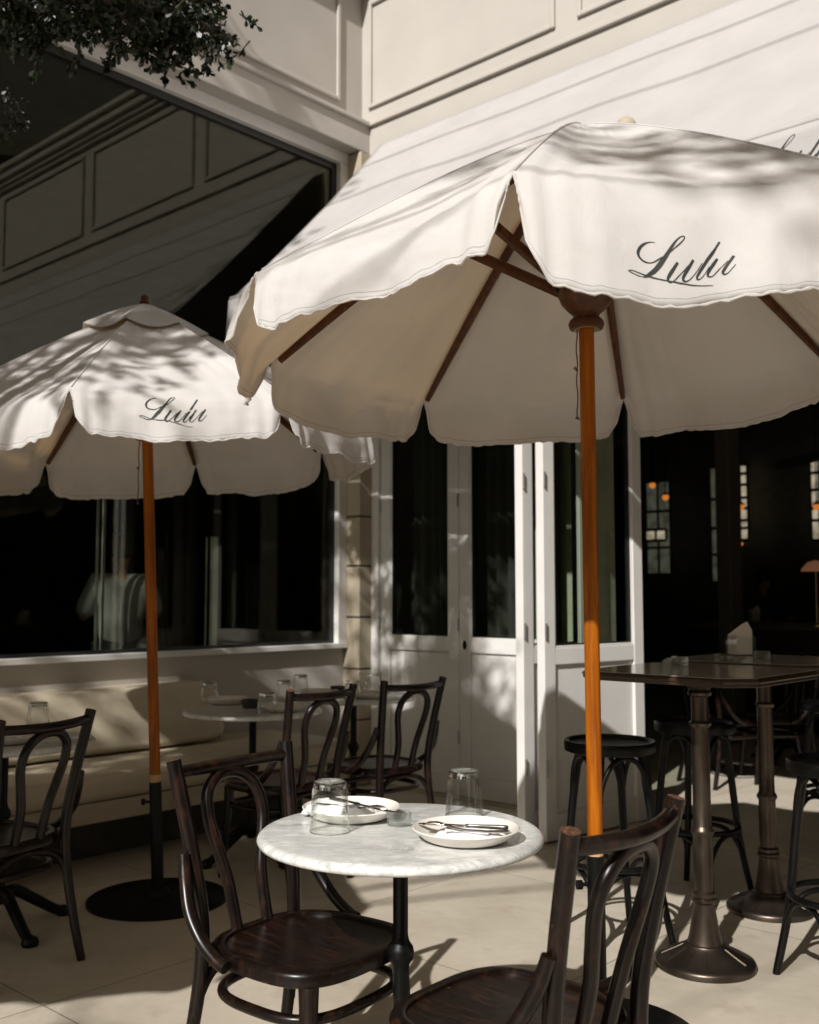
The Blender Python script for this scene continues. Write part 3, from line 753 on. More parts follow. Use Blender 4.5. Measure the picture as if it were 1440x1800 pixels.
def make_chair(label):
    root = thing('bentwood_chair', label, 'chair', (0, 0, 0), 0, 'dark bentwood bistro chairs')
    SZ = 0.455
    R = lambda sh, z: [Vector((x, y, z)) for x, y in seat_outline(shrink=sh)]
    s_ = MB(); loft(s_, [R(0.012, SZ - 0.040), R(0.0, SZ - 0.034), R(-0.002, SZ - 0.010), R(0.004, SZ - 0.001), R(0.012, SZ + 0.001), R(0.026, SZ + 0.0005), R(0.0285, SZ - 0.001), R(0.0295, SZ - 0.0075)], cap1=False)
    seat = s_.build('seat', 'chair_wood', root, ang=50)
    s_ = MB(); rings = [R(0.0290, SZ - 0.0074)]
    for k in range(1, 7): rings.append([Vector((x, y, SZ - 0.0075 - 0.006 * sin(k / 6 * pi / 2))) for x, y in seat_outline(shrink=0.0295 + k * 0.022)])
    loft(s_, rings, cap0=False); s_.build('seat_panel', 'seat_wood', seat, ang=60)
    def py(z): return 0.188 + (z - SZ) * 0.20
    for sg in (-1, 1):
        path = smooth_path([(sg * 0.190, 0.262, 0.0), (sg * 0.180, 0.225, 0.16), (sg * 0.170, 0.192, 0.36), (sg * 0.168, 0.192, 0.50), (sg * 0.182, 0.216, 0.66), (sg * 0.197, 0.244, 0.80), (sg * 0.207, 0.264, 0.895)], 6)
        n_ = len(path); rad = [lerp(0.0150, 0.0195, min(1, i / n_ * 2.2)) for i in range(n_)]
        MB().tube(path, rad, 16, capmi=1).build('back_post', ['chair_wood', 'worn_wood'], root, ang=50)
        fp = smooth_path([(sg * 0.172, -0.178, SZ - 0.035), (sg * 0.178, -0.186, 0.26), (sg * 0.190, -0.210, 0.0)], 6)
        MB().tube(fp, [lerp(0.0260, 0.0150, i / (len(fp) - 1)) for i in range(len(fp))], 16, flat=0.9).build('front_leg', 'chair_wood', root, ang=50)
        hp = smooth_path([(sg * 0.208, 0.216, 0.665), (sg * 0.220, 0.194, 0.60), (sg * 0.236, 0.158, 0.535), (sg * 0.241, 0.108, 0.480), (sg * 0.242, 0.055, 0.446), (sg * 0.240, 0.025, 0.436)], 6)
        MB().tube(hp, [0.0145] * 4 + [0.0155] * (len(hp) - 4), 12, flat=1.15).build('hip_brace', 'chair_wood', root, ang=50)
    # top rail bowed backwards
    tr = smooth_path([(-0.204, 0.256, 0.862), (-0.10, 0.282, 0.858), (0, 0.291, 0.856), (0.10, 0.282, 0.858), (0.204, 0.256, 0.862)], 7)
    MB().tube(tr, [0.0145] * 2 + [0.0172] * (len(tr) - 4) + [0.0145] * 2, 14).build('top_rail', 'chair_wood', root, ang=50)
    lp = [(-0.055, py(SZ) - 0.012, SZ - 0.02), (-0.060, py(0.56), 0.56), (-0.078, py(0.64) + .002, 0.64), (-0.098, py(0.72) + .006, 0.725), (-0.088, py(0.79) + .012, 0.79), (-0.048, py(0.825) + .017, 0.828), (0, py(0.838) + .020, 0.838)]
    lp = lp + [(-x, y, z) for x, y, z in reversed(lp[:-1])]
    lpp = smooth_path(lp, 6); MB().tube(lpp, 0.0155, 14, flat=1.1).build('back_loop', 'chair_wood', root, ang=50)
    rg = [Vector((x, y - 0.006, 0.338)) for x, y in seat_outline(60, 0.205, -0.200, 0.178, 0.0)]
    MB().tube(rg, 0.0130, 12, closed=True).build('ring_stretcher', 'chair_wood', root, ang=60)
    ar = smooth_path([(-0.185, 0.216, 0.20), (-0.172, 0.198, 0.30), (-0.125, 0.182, 0.378), (0, 0.176, 0.408), (0.125, 0.182, 0.378), (0.172, 0.198, 0.30), (0.185, 0.216, 0.20)], 6)
    MB().tube(ar, 0.0125, 12, flat=1.1).build('rear_arch', 'chair_wood', root, ang=60)
    return root
def chair_from_posts(root, Lp, Rp, z=0.895):
    """Lp,Rp pixels of the left and right post tops seen from behind"""
    a = atz(*Lp, z); b_ = atz(*Rp, z); mid = (a + b_) / 2; v = b_ - a; ang = atan2(v.y, v.x)
    # chair local x along v, back at +y: the seat lies at local -y from the posts; seen from behind left/right keep if +y faces camera
    c = Matrix.Rotation(ang, 3, 'Z')
    return mid, ang
chairA = make_chair('worn bentwood chair left of the front marble table, its seat turned to the camera')
def place(root, Lp, Rp, flip, z=0.895, extra=0, dx=0, dy=0):
    mid, ang = chair_from_posts(root, Lp, Rp, z)
    if flip: ang += pi
    off = Matrix.Rotation(ang, 3, 'Z') @ Vector((0, 0.264, 0))
    root.location = (mid.x - off.x + dx, mid.y - off.y + dy, 0); root.rotation_euler = (0, 0, ang + extra)
chairs = [
 (None, (295, 1338), (511, 1303), False),
 ('dark bentwood chair at bottom right, seen from behind, with worn pale post tops', (998, 1462), (1193, 1400), True),
 ('black bentwood chair at the left edge pushed up to the marble table by the banquette', (-12, 1270), (170, 1246), True),
 ('bentwood chair with its back to the camera, nearer of the two before the corner table', (515, 1213), (618, 1203), True),
 ('bentwood chair nearest the closed white folding doors, farthest from the camera on the terrace', (677, 1198), (778, 1190), True)]
PLACED = []
for i, (lab, Lp, Rp, fl) in enumerate(chairs):
    c = chairA if i == 0 else copy_tree(chairA)
    if lab: c['label'] = lab
    PLACED.append(c); c['_i'] = i
    del c['_i']
    place(c, Lp, Rp, fl)

# ------------------------------------------------------------------ bistro tables
def make_bistro(label, group='round marble bistro tables', rad=0.352):
    root = thing('bistro_table', label, 'table', (0, 0, 0), 0, group)
    Z = 0.74; t = 0.024
    prof = [(0.0001, Z - t)] + [(rad - 0.010, Z - t), (rad - 0.003, Z - t + 0.003), (rad, Z - t + 0.010), (rad - 0.002, Z - 0.008), (rad - 0.009, Z - 0.002), (rad - 0.020, Z), (rad * 0.6, Z), (0.0001, Z)]
    MB().lathe(prof, 128).build('tabletop', 'marble', root, ang=60)
    MB().lathe([(0.022, 0.10), (0.024, 0.14), (0.019, 0.16), (0.0185, 0.40), (0.022, 0.42), (0.031, 0.433), (0.034, 0.447), (0.031, 0.461), (0.022, 0.474), (0.0185, 0.49), (0.0185, 0.69), (0.03, 0.705), (0.09, 0.712), (0.09, Z - t - .001), (0.01, Z - t - .001)], 32).build('column', 'black_iron', root)
    for k in range(4):
        a = k * pi / 2 + pi / 4
        P = smooth_path([(0, 0, 0.125), (0.06 * cos(a), 0.06 * sin(a), 0.14), (0.15 * cos(a), 0.15 * sin(a), 0.085), (0.235 * cos(a), 0.235 * sin(a), 0.03), (0.275 * cos(a), 0.275 * sin(a), 0.022)], 6)
        lg = MB().tube(P, [lerp(0.026, 0.018, i / len(P)) for i in range(len(P))], 12)
        lg.lathe([(0.0001, 0), (0.03, 0.0), (0.034, 0.012), (0.026, 0.03), (0.0001, 0.038)], 16, c=(0.275 * cos(a), 0.275 * sin(a), 0))
        lg.build('foot', 'black_iron', root)
    return root
tabA = make_bistro('round white marble bistro table in front, laid with two plates and upturned tumblers')
tabA.location = (-0.022, 2.62, 0)
tabs = [((445, 1246), 'round marble bistro table in front of the banquette, behind the left parasol pole'), ((622, 1222), 'round marble bistro table in the corner nearest the coursed pilaster'), ((8, 1300), 'round marble bistro table cut by the left edge of the photo')]
TP = [tabA]
for (q, lab) in tabs:
    c = copy_tree(tabA); c['label'] = lab; p = atz(*q, 0.74); c.location = (p.x, p.y, 0); TP.append(c)

# ------------------------------------------------------------------ tableware
def make_tumbler(label, loc, h=0.108, group='upturned glass tumblers'):
    R0, R1 = 0.050, 0.040            # mouth (down), foot (up)
    prof = [(R0, 0.0), (R0 - 0.0022, 0.0), (R1 + 0.002, h * 0.70), (R1 - 0.004, h - 0.020), (0.0001, h - 0.018),]
    outer = [(0.0001, h - 0.003), (R1 - 0.008, h - 0.001), (R1 - 0.003, h), (R1, h - 0.004), (R1 + 0.0005, h - 0.013), (R1 + 0.0035, h - 0.020), (R1 + 0.0045, h * 0.72), (R0, 0.0)]
    o = MB().lathe(prof[:0:-1] and [(0.0001, h - 0.018), (R1 - 0.004, h - 0.020), (R1 + 0.001, h * 0.70), (R0 - 0.0024, 0.0005), (R0 - 0.001, 0.0), (R0, 0.0008)] + outer[::-1][1:], 56, ribs=0).build('tumbler', 'glass', None, ang=60)
    MB().lathe([(0.0001, h - 0.0165), (R1 - 0.0035, h - 0.0175), (R1 - 0.0012, h - 0.012), (R1 - 0.0012, h - 0.0045), (R1 - 0.006, h - 0.0025), (0.0001, h - 0.0045)], 48).build('glass_foot', 'glass_solid', o, ang=60)
    MB().tube([Vector((cos(2 * pi * i / 48) * (R0 - .0011), sin(2 * pi * i / 48) * (R0 - .0011), 0.0016)) for i in range(48)], 0.0015, 8, closed=True).build('rim', 'glass_solid', o, ang=90)
    o.location = loc; tag(o, label, 'glass', group); return o
def make_plate(label, loc, R=0.13, group='stoneware plates on the tables'):
    o = MB().lathe([(0.0001, 0.004), (R * 0.55, 0.004), (R * 0.60, 0.001), (R * 0.66, 0.0), (R * 0.80, 0.008), (R * 0.97, 0.026), (R, 0.030), (R - 0.003, 0.032), (R * 0.95, 0.030), (R * 0.78, 0.0145), (R * 0.66, 0.0095), (0.0001, 0.009)], 96).build('plate', 'plate', None, ang=60)
    o.location = loc; tag(o, label, 'plate', group); return o
def make_votive(label, loc, r=0.030, h=0.036, mat='blue_glass', group='small glass votives'):
    sg = 132
    o = MB().lathe([(0.0001, 0.004), (r - 0.002, 0.002), (r, 0.005), (r, h * .5), (r, h - 0.002), (r - 0.001, h), (r - 0.003, h), (r - 0.0038, h - 0.002), (r - 0.004, 0.012), (r - 0.008, 0.009), (0.0001, 0.009)], sg, ribs=33, ribamp=0.0009).build('votive_holder', mat, None, ang=60)
    o.location = loc; tag(o, label, 'glass', group); return o
def knife_mesh():
    m_ = MB()
    # along +x; handle 0..0.10, blade 0.10..0.22
    hs_ = [(0.0, 0.006), (0.004, 0.009), (0.02, 0.0095), (0.06, 0.008), (0.092, 0.0065), (0.098, 0.008), (0.103, 0.006)]
    P = [(x, 0, 0) for x, _ in hs_]; m_.tube([Vector(p) for p in P], [r * .50 for _, r in hs_], 12, mi=1, flat=1.2)
    out = [(0.10, -0.0065), (0.14, -0.0085), (0.19, -0.009), (0.212, -0.007), (0.221, 0.001), (0.217, 0.007), (0.19, 0.0085), (0.10, 0.0065)]
    m_.prism(out, -0.0009, 0.0009)
    return m_
def fork_mesh():
    m_ = MB()
    hs_ = [(0.0, 0.008), (0.01, 0.010), (0.05, 0.007), (0.10, 0.0042), (0.135, 0.0045)]
    m_.tube([Vector((x, 0, 0.0 - 0.004 * sin(x / 0.135 * pi))) for x, _ in hs_], [r for _, r in hs_], 12, mi=0, flat=0.35)
    def pl(u, v):
        x = 0.133 + 0.028 * u; wd = lerp(0.0045, 0.0125, sin(u * pi / 2)); return Vector((x, (v - .5) * 2 * wd, 0.001 + 0.006 * sin(u * 1.3) - 0.002 * (1 - (2 * v - 1) ** 2)))
    m_.grid(pl, 8, 8)
    for j in range(4):
        y = (j - 1.5) * 0.0066
        m_.tube([Vector((0.159, y, 0.0055)), Vector((0.175, y, 0.0085)), Vector((0.195, y * .95, 0.0075)), Vector((0.206, y * .92, 0.003))], [0.0022, 0.0020, 0.0017, 0.0009], 8)
    return m_
def napkin_mesh(L=0.16, W=0.075, seed=1, th=0.010):
    m_ = MB()
    def fn(top):
        def f_(u, v):
            x = (u - .5) * L; y = (v - .5) * W * (1 - 0.18 * u)
            e = min(u, 1 - u, v, 1 - v) * 9; e = min(1, e)
            z = (th + 0.004 * noise.noise(Vector((u * 5 + seed, v * 3, 0))) + 0.0022 * sin(v * 17 + u * 4)) * (e ** .5) if top else 0
            return Vector((x + 0.006 * noise.noise(Vector((v * 4, seed, u))), y + 0.006 * noise.noise(Vector((u * 4, seed, 3))), z))
        return f_
    m_.grid(fn(True), 36, 24)
    g2 = MB().grid(fn(False), 36, 24); o = len(m_.v); m_.v += g2.v; m_.f += [tuple(o + i for i in reversed(f_)) for f_ in g2.f]; m_.m += g2.m
    # second fold lying on it
    def fl(u, v):
        x = -L * .35 + u * L * .62; y = -W * .32 + v * W * .55 + 0.008 * sin(u * 5)
        z = th + 0.004 + 0.006 * sin(pi * v) + 0.003 * noise.noise(Vector((u * 6, v * 5, seed)))
        return Vector((x, y, z))
    m_.grid(fl, 24, 14)
    return m_
def obj_at(mb, name, mats, loc, rot, label, cat, group, **kw):
    o = mb.build(name, mats, None, **kw); o.location = loc; o.rotation_euler = rot; return tag(o, label, cat, group)

ZT = 0.7405
pl1 = atz(618, 1424, 0.76); pl2 = atz(819, 1462, 0.76)
make_plate('cream plate with napkin and cutlery behind the left tumbler of the front table', (pl1.x, pl1.y, ZT), 0.128)
make_plate('cream plate on the right of the front marble table, nearest the orange pole', (pl2.x, pl2.y, ZT), 0.128)
t1 = atz(580, 1462, 0.74); t2 = atz(816, 1434, 0.74)
make_tumbler('upturned clear tumbler on the left of the front table, before a plate', (t1.x, t1.y, ZT), 0.122)
make_tumbler('upturned clear tumbler behind the right plate of the front table', (t2.x, t2.y, ZT), 0.118)
vv = atz(702, 1452, 0.74); make_votive('ribbed pale glass votive in the middle of the front marble table', (vv.x, vv.y, ZT), 0.0295, 0.036)
zz = ZT + 0.0095
obj_at(napkin_mesh(0.18, 0.10, 3, 0.022), 'napkin', 'napkin', (pl1.x - 0.03, pl1.y + 0.02, zz), (0, 0, -0.35), 'white cloth napkin on the plate behind the left tumbler', 'napkin', 'white cloth napkins', ang=50)
obj_at(napkin_mesh(0.17, 0.075, 8), 'napkin', 'napkin', (pl2.x + 0.012, pl2.y - 0.006, zz), (0, 0, -0.22), 'white cloth napkin on the right plate under knife and fork', 'napkin', 'white cloth napkins', ang=50)
obj_at(knife_mesh(), 'table_knife', ['steel', 'steel_dark'], (pl2.x + 0.098, pl2.y - 0.030, zz + 0.026), (0, 0.02, pi - 0.30), 'dark handled table knife lying across the right plate of the front table', 'knife', 'table knives', ang=40)
obj_at(fork_mesh(), 'table_fork', 'steel', (pl2.x + 0.098, pl2.y - 0.052, zz + 0.022), (0.05, 0.0, pi - 0.30), 'steel fork lying beside the knife on the right plate', 'fork', 'table forks', ang=50, solid=0.0012)
obj_at(knife_mesh(), 'table_knife', ['steel', 'steel_dark'], (pl1.x - 0.060, pl1.y + 0.030, zz + 0.036), (0, 0.06, -0.62), 'table knife on the left plate with its tip over the rim towards the votive', 'knife', 'table knives', ang=40)
obj_at(fork_mesh(), 'table_fork', 'steel', (pl1.x - 0.09, pl1.y + 0.030, zz + 0.022), (0.0, 0.0, -0.50), 'steel fork on the left plate behind the upturned tumbler', 'fork', 'table forks', ang=50, solid=0.0012)

# ware of the tables at the back
def at_tab(px, py, z=0.745): return atz(px, py, z)
BK = [('p', 400, 1232, 'plate at the left side of the table before the banquette'), ('p', 497, 1245, 'plate on the near right side of the table before the banquette'),
      ('p', 560, 1218, 'plate on the left of the corner table by the pilaster'), ('p', 650, 1222, 'plate on the right of the corner table, beside the chair post'),
      ('p', 12, 1300, 'plate on the marble table at the left edge')]
for k, x, y, lab in BK:
    p = at_tab(x, y, 0.755); make_plate(lab, (p.x, p.y, ZT), 0.115)
    obj_at(napkin_mesh(0.14, 0.06, x), 'napkin', 'napkin', (p.x, p.y, zz), (0, 0, x * .1), 'white napkin on the ' + lab, 'napkin', 'white cloth napkins', ang=50)
for x, y, lab in ((368, 1230, 'upturned tumbler at the left end of the table before the banquette'), (499, 1226, 'upturned tumbler on the right of the table before the banquette'),
                  (528, 1214, 'upturned tumbler at the back left of the corner table'), (655, 1211, 'upturned tumbler at the back right of the corner table against the pilaster'),
                  (67, 1272, 'upturned tumbler on the table at the left edge behind the chair rail')):
    p = at_tab(x, y, 0.745); make_tumbler(lab, (p.x, p.y, ZT), 0.10)
for x, y, lab in ((470, 1252, 'upturned tumbler at the near edge of the table before the banquette'), (620, 1226, 'upturned tumbler at the near edge of the corner table')):
    p = at_tab(x, y, 0.745); make_tumbler(lab, (p.x, p.y, ZT), 0.10)
for x, y, lab in ((440, 1243, 'small dark bowl in the middle of the table before the banquette'), (595, 1218, 'small dark bowl in the middle of the corner table')):
    p = at_tab(x, y); o = MB().lathe([(0.0001, 0), (0.034, 0), (0.046, 0.03), (0.046, 0.044), (0.042, 0.044), (0.04, 0.03), (0.0001, 0.02)], 32).build('bowl', 'bowl', None); o.location = (p.x, p.y, ZT); tag(o, lab, 'bowl', 'small dark bowls')

# ------------------------------------------------------------------ banquette
bq = thing('banquette', 'long tan leather banquette along the wall under the big window', 'bench', b2w(-4.9, 2.0, 0), BYAW)
TQ = Matrix.Translation(Vector((4.9, -2.0, 0)))
Y0, Y1 = -2.0, 4.45
def rounded_section(u, prof_fn, y0, y1, r):
    return None
def cushion(prof, y0, y1, rnd=0.10, ny=60):
    """prof: closed cross-section list (x,z); ends rounded by pulling the section to its centre"""
    cx = sum(p[0] for p in prof) / len(prof); cz = sum(p[1] for p in prof) / len(prof)
    m_ = MB(); rings = []
    for i in range(ny + 1):
        t = i / ny; y = y0 + (y1 - y0) * t; e = min(y - y0, y1 - y); k = 1
        if e < rnd: k = 0.72 + 0.28 * sqrt(max(0, 1 - (1 - e / rnd) ** 2))
        rings.append([TQ @ Vector((cx + (x - cx) * k + 0.002 * noise.noise(Vector((y * 2.2, x * 3, z * 3))), y, cz + (z - cz) * k + 0.003 * noise.noise(Vector((y * 1.6, x * 2, z * 2 + 5))))) for x, z in prof])
    # denser ends
    loft(m_, rings); return m_
def rrect(x0, z0, x1, z1, r, n=6):
    pts = []
    for (cx, cz, a0) in ((x1 - r, z1 - r, 0), (x0 + r, z1 - r, pi / 2), (x0 + r, z0 + r, pi), (x1 - r, z0 + r, 1.5 * pi)):
        for i in range(n + 1): a = a0 + (pi / 2) * i / n; pts.append((cx + r * cos(a), cz + r * sin(a)))
    return pts
cushion(rrect(-5.30, 0.33, -4.49, 0.455, 0.045), Y0, Y1, 0.09, 130).build('seat_cushion', 'leather', bq, ang=70)
bk = [(x + (0.0 if z < .5 else -(z - .46) * 0.30), z) for x, z in rrect(-5.28, 0.462, -4.99, 0.80, 0.06)]
cushion(bk, Y0, Y1 - 0.55, 0.12, 130).build('back_cushion', 'leather', bq, ang=70)
q = MB(); q.box(-5.325, Y0, 0.23, -4.515, Y1 - .04, 0.328, T=TQ); q.build('seat_base', 'stone', bq, smooth=False, bevel=0.006)
q = MB(); q.box(-5.325, Y0, 0.0, -4.80, Y1 - .15, 0.229, T=TQ); q.build('plinth', 'dark_interior', bq, smooth=False)

# ------------------------------------------------------------------ bar tables
def oct_pts(h, c): return [(-h + c, -h), (h - c, -h), (h, -h + c), (h, h - c), (h - c, h), (-h + c, h), (-h, h - c), (-h, -h + c)]
def make_bar(label, loc, cs=0.90):
    root = thing('bar_table', label, 'bar table', loc, BYAW, 'tall bar tables with bronze pedestals')
    Z = 1.045; h = 0.335
    tp = MB(); P = oct_pts(h, 0.085)
    for (z0, z1, sc_) in ((Z - 0.028, Z - 0.004, 1.0), (Z - 0.004, Z, 0.985)): tp.prism([(x * sc_, y * sc_) for x, y in P], z0, z1 - (0.0 if z1 == Z else 0.0002))
    t_ = tp.build('tabletop', 'edge_dark', root, smooth=False, bevel=0.002)
    MB().prism([(x * .965, y * .965) for x, y in P], Z + 0.0002, Z + 0.0022).build('top_sheet', 'bar_top', t_, smooth=False)
    e = MB(); n_ = 8
    for i in range(n_):
        a = Vector((*P[i], Z - 0.012)); b_ = Vector((*P[(i + 1) % n_], Z - 0.012)); e.tube([a, b_], 0.0045, 8)
    e.build('edge_trim', 'edge_dark', t_)
    prof = [(0.185, 0.0), (0.195, 0.004), (0.195, 0.018), (0.190, 0.026), (0.178, 0.030), (0.165, 0.036), (0.11, 0.060), (0.080, 0.074), (0.076, 0.080), (0.068, 0.084), (0.060, 0.110), (0.050, 0.165), (0.041, 0.215), (0.042, 0.222), (0.050, 0.228), (0.050, 0.236), (0.042, 0.240), (0.046, 0.248), (0.046, 0.256), (0.036, 0.264),
            (0.038, 0.30), (0.0395, 0.40), (0.038, 0.455), (0.041, 0.460), (0.046, 0.466), (0.046, 0.476), (0.040, 0.484), (0.036, 0.492), (0.035, 0.60), (0.036, 0.76), (0.034, 0.84), (0.042, 0.846), (0.044, 0.856), (0.036, 0.862), (0.034, 0.87), (0.034, 0.95), (0.045, 0.955), (0.048, 0.965), (0.040, 0.975), (0.06, 1.0), (0.10, 1.006), (0.10, Z - 0.03), (0.001, Z - 0.03)]
    prof = [(r_ * cs, z_) for r_, z_ in prof]
    cl = MB().lathe([(0.001, 0.08)] + [p for p in prof if p[1] >= 0.080], 40).build('column', 'bronze', root, ang=45)
    bs = MB().lathe([p for p in prof if p[1] <= 0.080] + [(0.001, 0.08)], 72).build('base', 'bronze', root, ang=45)
    for k in range(12):
        a = k * pi / 6
        for off in (-0.022, 0.022):
            MB().tube([Vector((cos(a + off) * 0.168 * cs, sin(a + off) * 0.168 * cs, 0.0355)), Vector((cos(a + off * 1.3) * 0.115 * cs, sin(a + off * 1.3) * 0.115 * cs, 0.0585)), Vector((cos(a + off * 1.4) * 0.084 * cs, sin(a + off * 1.4) * 0.084 * cs, 0.0730))], 0.0010, 6).build('base_rib', 'bronze', bs)
    return root
make_bar('tall dark bar table with bronze pedestal right of the orange pole, nearer of the two', (1.055, 3.82, 0))
make_bar('tall dark bar table with bronze pedestal at right, farther from the camera', (1.51, 4.47, 0))

# ------------------------------------------------------------------ stools
def make_stool(label):
    root = thing('bar_stool', label, 'stool', (0, 0, 0), 0, 'black bentwood bar stools')
    Z = 0.755; R = 0.178
    MB().lathe([(0.0001, Z - 0.045), (R - 0.012, Z - 0.045), (R - 0.002, Z - 0.040), (R, Z - 0.02), (R, Z - 0.006), (R - 0.004, Z), (R - 0.012, Z), (R - 0.018, Z - 0.004), (R - 0.024, Z - 0.013), (R * 0.5, Z - 0.017), (0.0001, Z - 0.018)], 80).build('seat', 'stool_black', root, ang=50)
    legs = []
    for k in range(4):
        a = k * pi / 2 + pi / 4; d = Vector((cos(a), sin(a), 0))
        P = smooth_path([d * 0.125 + Vector((0, 0, Z - 0.046)), d * 0.152 + Vector((0, 0, 0.52)), d * 0.185 + Vector((0, 0, 0.24)), d * 0.235 + Vector((0, 0, 0.0))], 6)
        MB().tube(P, [lerp(0.0175, 0.0135, i / (len(P) - 1)) for i in range(len(P))], 14).build('leg', 'stool_black', root, ang=50)
    for k in range(4):
        a0 = k * pi / 2 + pi / 4; a1 = a0 + pi / 2; am = (a0 + a1) / 2
        f_ = lambda a, r_, z: (cos(a) * r_, sin(a) * r_, z)
        P = smooth_path([f_(a0, 0.155, 0.50), f_(a0 + 0.10, 0.148, 0.60), f_(a0 + 0.35, 0.132, 0.675), f_(am, 0.118, 0.700), f_(a1 - 0.35, 0.132, 0.675), f_(a1 - 0.10, 0.148, 0.60), f_(a1, 0.155, 0.50)], 6)
        MB().tube(P, 0.0105, 10).build('upper_brace', 'stool_black', root, ang=60)
        P = smooth_path([f_(a0, 0.205, 0.13), f_(a0 + 0.08, 0.190, 0.20), f_(a0 + 0.35, 0.165, 0.262), f_(am, 0.150, 0.280), f_(a1 - 0.35, 0.165, 0.262), f_(a1 - 0.08, 0.190, 0.20), f_(a1, 0.205, 0.13)], 6)
        MB().tube(P, 0.0105, 10).build('lower_brace', 'stool_black', root, ang=60)
    rg = [Vector((cos(2 * pi * i / 48) * 0.178, sin(2 * pi * i / 48) * 0.178, 0.300)) for i in range(48)]
    MB().tube(rg, 0.0115, 10, closed=True).build('foot_ring', 'stool_black', root, ang=60)
    return root
st1 = make_stool('black bar stool standing in front of the open folding door, nearest the orange pole')
p = atz(1072, 1300, 0.755); st1.location = (p.x, p.y, 0); st1.rotation_euler = (0, 0, 0.30)
for (x, y, rz, lab) in ((1222, 1268, 0.75, 'black bar stool behind the nearer bar table pedestal'), (1478, 1336, 0.2, 'black bar stool cut by the right edge of the photo'), (1470, 1235, 0.5, 'black bar stool at right beyond the farther bar table, deep in shade')):
    c = copy_tree(st1); c['label'] = lab; p = atz(x, y, 0.755); c.location = (p.x, p.y, 0); c.rotation_euler = (0, 0, rz)

# things on the bar tables
ZB = 1.0475
def ont(px, py): return atz(px, py, 1.046)
p = ont(1195, 1171); make_votive('small clear glass on the near bar table, left of the napkin holder', (p.x, p.y, ZB), 0.031, 0.036, 'blue_glass', 'small bar glasses')
p = atz(1340, 1160, 1.046); make_votive('small pale glass on the far bar table, right of the paper napkins', (p.x, p.y, ZB), 0.031, 0.036, 'blue_glass', 'small bar glasses')
p = ont(1287, 1163); o = MB().lathe([(0.0001, 0.002), (0.034, 0.0), (0.050, 0.010), (0.062, 0.016), (0.062, 0.019), (0.048, 0.014), (0.032, 0.006), (0.0001, 0.006)], 48).build('glass_dish', 'glass', None); o.location = (p.x, p.y, ZB); tag(o, 'shallow clear glass dish in front of the paper napkins', 'dish')
def napkin_holder(px, py, z, label, s=1.0):
    s = float(s)
    p = atz(px, py, z)
    root = thing('napkin_holder', label, 'napkin holder', (p.x, p.y, z), 0.25, 'glass holders with paper napkins')
    q = MB(); a, h_ = 0.043 * s, 0.078 * s
    for (x0, y0, x1, y1) in ((-a, -a, a, -a + .003), (-a, a - .003, a, a), (-a, -a + .0035, -a + .003, a - .0035), (a - .003, -a + .0035, a, a - .0035)): q.box(x0, y0, 0.0045, x1, y1, h_)
    q.box(-a, -a, 0, a, a, 0.004); q.build('glass_box', 'glass', root, smooth=False)
    for k in range(7):
        y = -0.028 * s + k * 0.009 * s; t_ = 0.003 * k
        pr = [(-0.036 * s, 0.006), (0.036 * s, 0.006), (0.037 * s, 0.10 * s - t_), (0.016 * s + 0.002 * k, (0.135 - 0.002 * k) * s), (-0.036 * s, (0.088 - .001 * k) * s)]
        m_ = MB().prism(pr, 0, 0.0045 * s, T=Matrix.Translation(Vector((0, y + .0045 * s, 0))) @ Matrix.Rotation(pi / 2, 4, 'X'))
        m_.build('paper_napkin', 'paper', root, smooth=False)
napkin_holder(1302, 1152, 1.047, 'paper napkins fanned upright in a glass holder between the two bar tables', 1.12)

# ------------------------------------------------------------------ inside the bar
def lit_panel(name, x0, x1, z0, z1, y, mat, label, cols=2, rows=4):
    root = thing(name, label, 'window', b2w((x0 + x1) / 2, y, z0), BYAW, 'lit windows deep inside the bar')
    w_ = (x1 - x0) / 2; h_ = z1 - z0
    MB().box(-w_, 0, 0, w_, 0.02, h_).build('pane', mat, root, smooth=False)
    m_ = MB()
    for i in range(cols + 1): xx = -w_ + 2 * w_ * i / cols; m_.box(xx - .012, -0.04, 0, xx + .012, -0.001, h_)
    rr = random.Random(int(x0 * 100) + 7)
    for j in range(rows + 1): zq = h_ * (j + (rr.uniform(-.2, .2) if 0 < j < rows else 0)) / rows; m_.box(-w_, -0.045, zq - .022, w_, -0.002, zq + .022)
    m_.build('muntins', 'dark_interior', root, smooth=False)
def bxz(px, py, Y):
    r = RB.inverted() @ ray(px, py); t = Y / r.y; return (r.x * t, CAM_Z + r.z * t)
def panel_px(px0, py0, px1, py1, Y, mat, lab, c, r_):
    x0, z1 = bxz(px0, py0, Y); x1, _ = bxz(px1, py0, Y); _, z0 = bxz(px0, py1, Y)
    lit_panel('lit_window', x0, x1, z0, z1, Y, mat, lab, c, r_)
panel_px(1293, 818, 1314, 950, 15.6, 'lit_window', 'tall narrow warm lit window deep in the bar, right of the grey column', 1, 7)
panel_px(1424, 806, 1470, 950, 15.6, 'lit_window', 'warm lit window deep in the bar at the right edge', 3, 5)
panel_px(1248, 822, 1268, 1024, 15.6, 'lit_dim', 'dim lit window deep in the bar, left of the grey column', 1, 4)
panel_px(1136, 848, 1178, 1010, 15.6, 'lit_dim', 'dim greenish lit window deep in the bar just beyond the open door', 2, 3)
panel_px(1136, 932, 1172, 951, 15.2, 'lit_window', 'short pair of pale lit panes just beyond the open door', 2, 1)
def px_in(px, py, d): return atd(px, py, d)
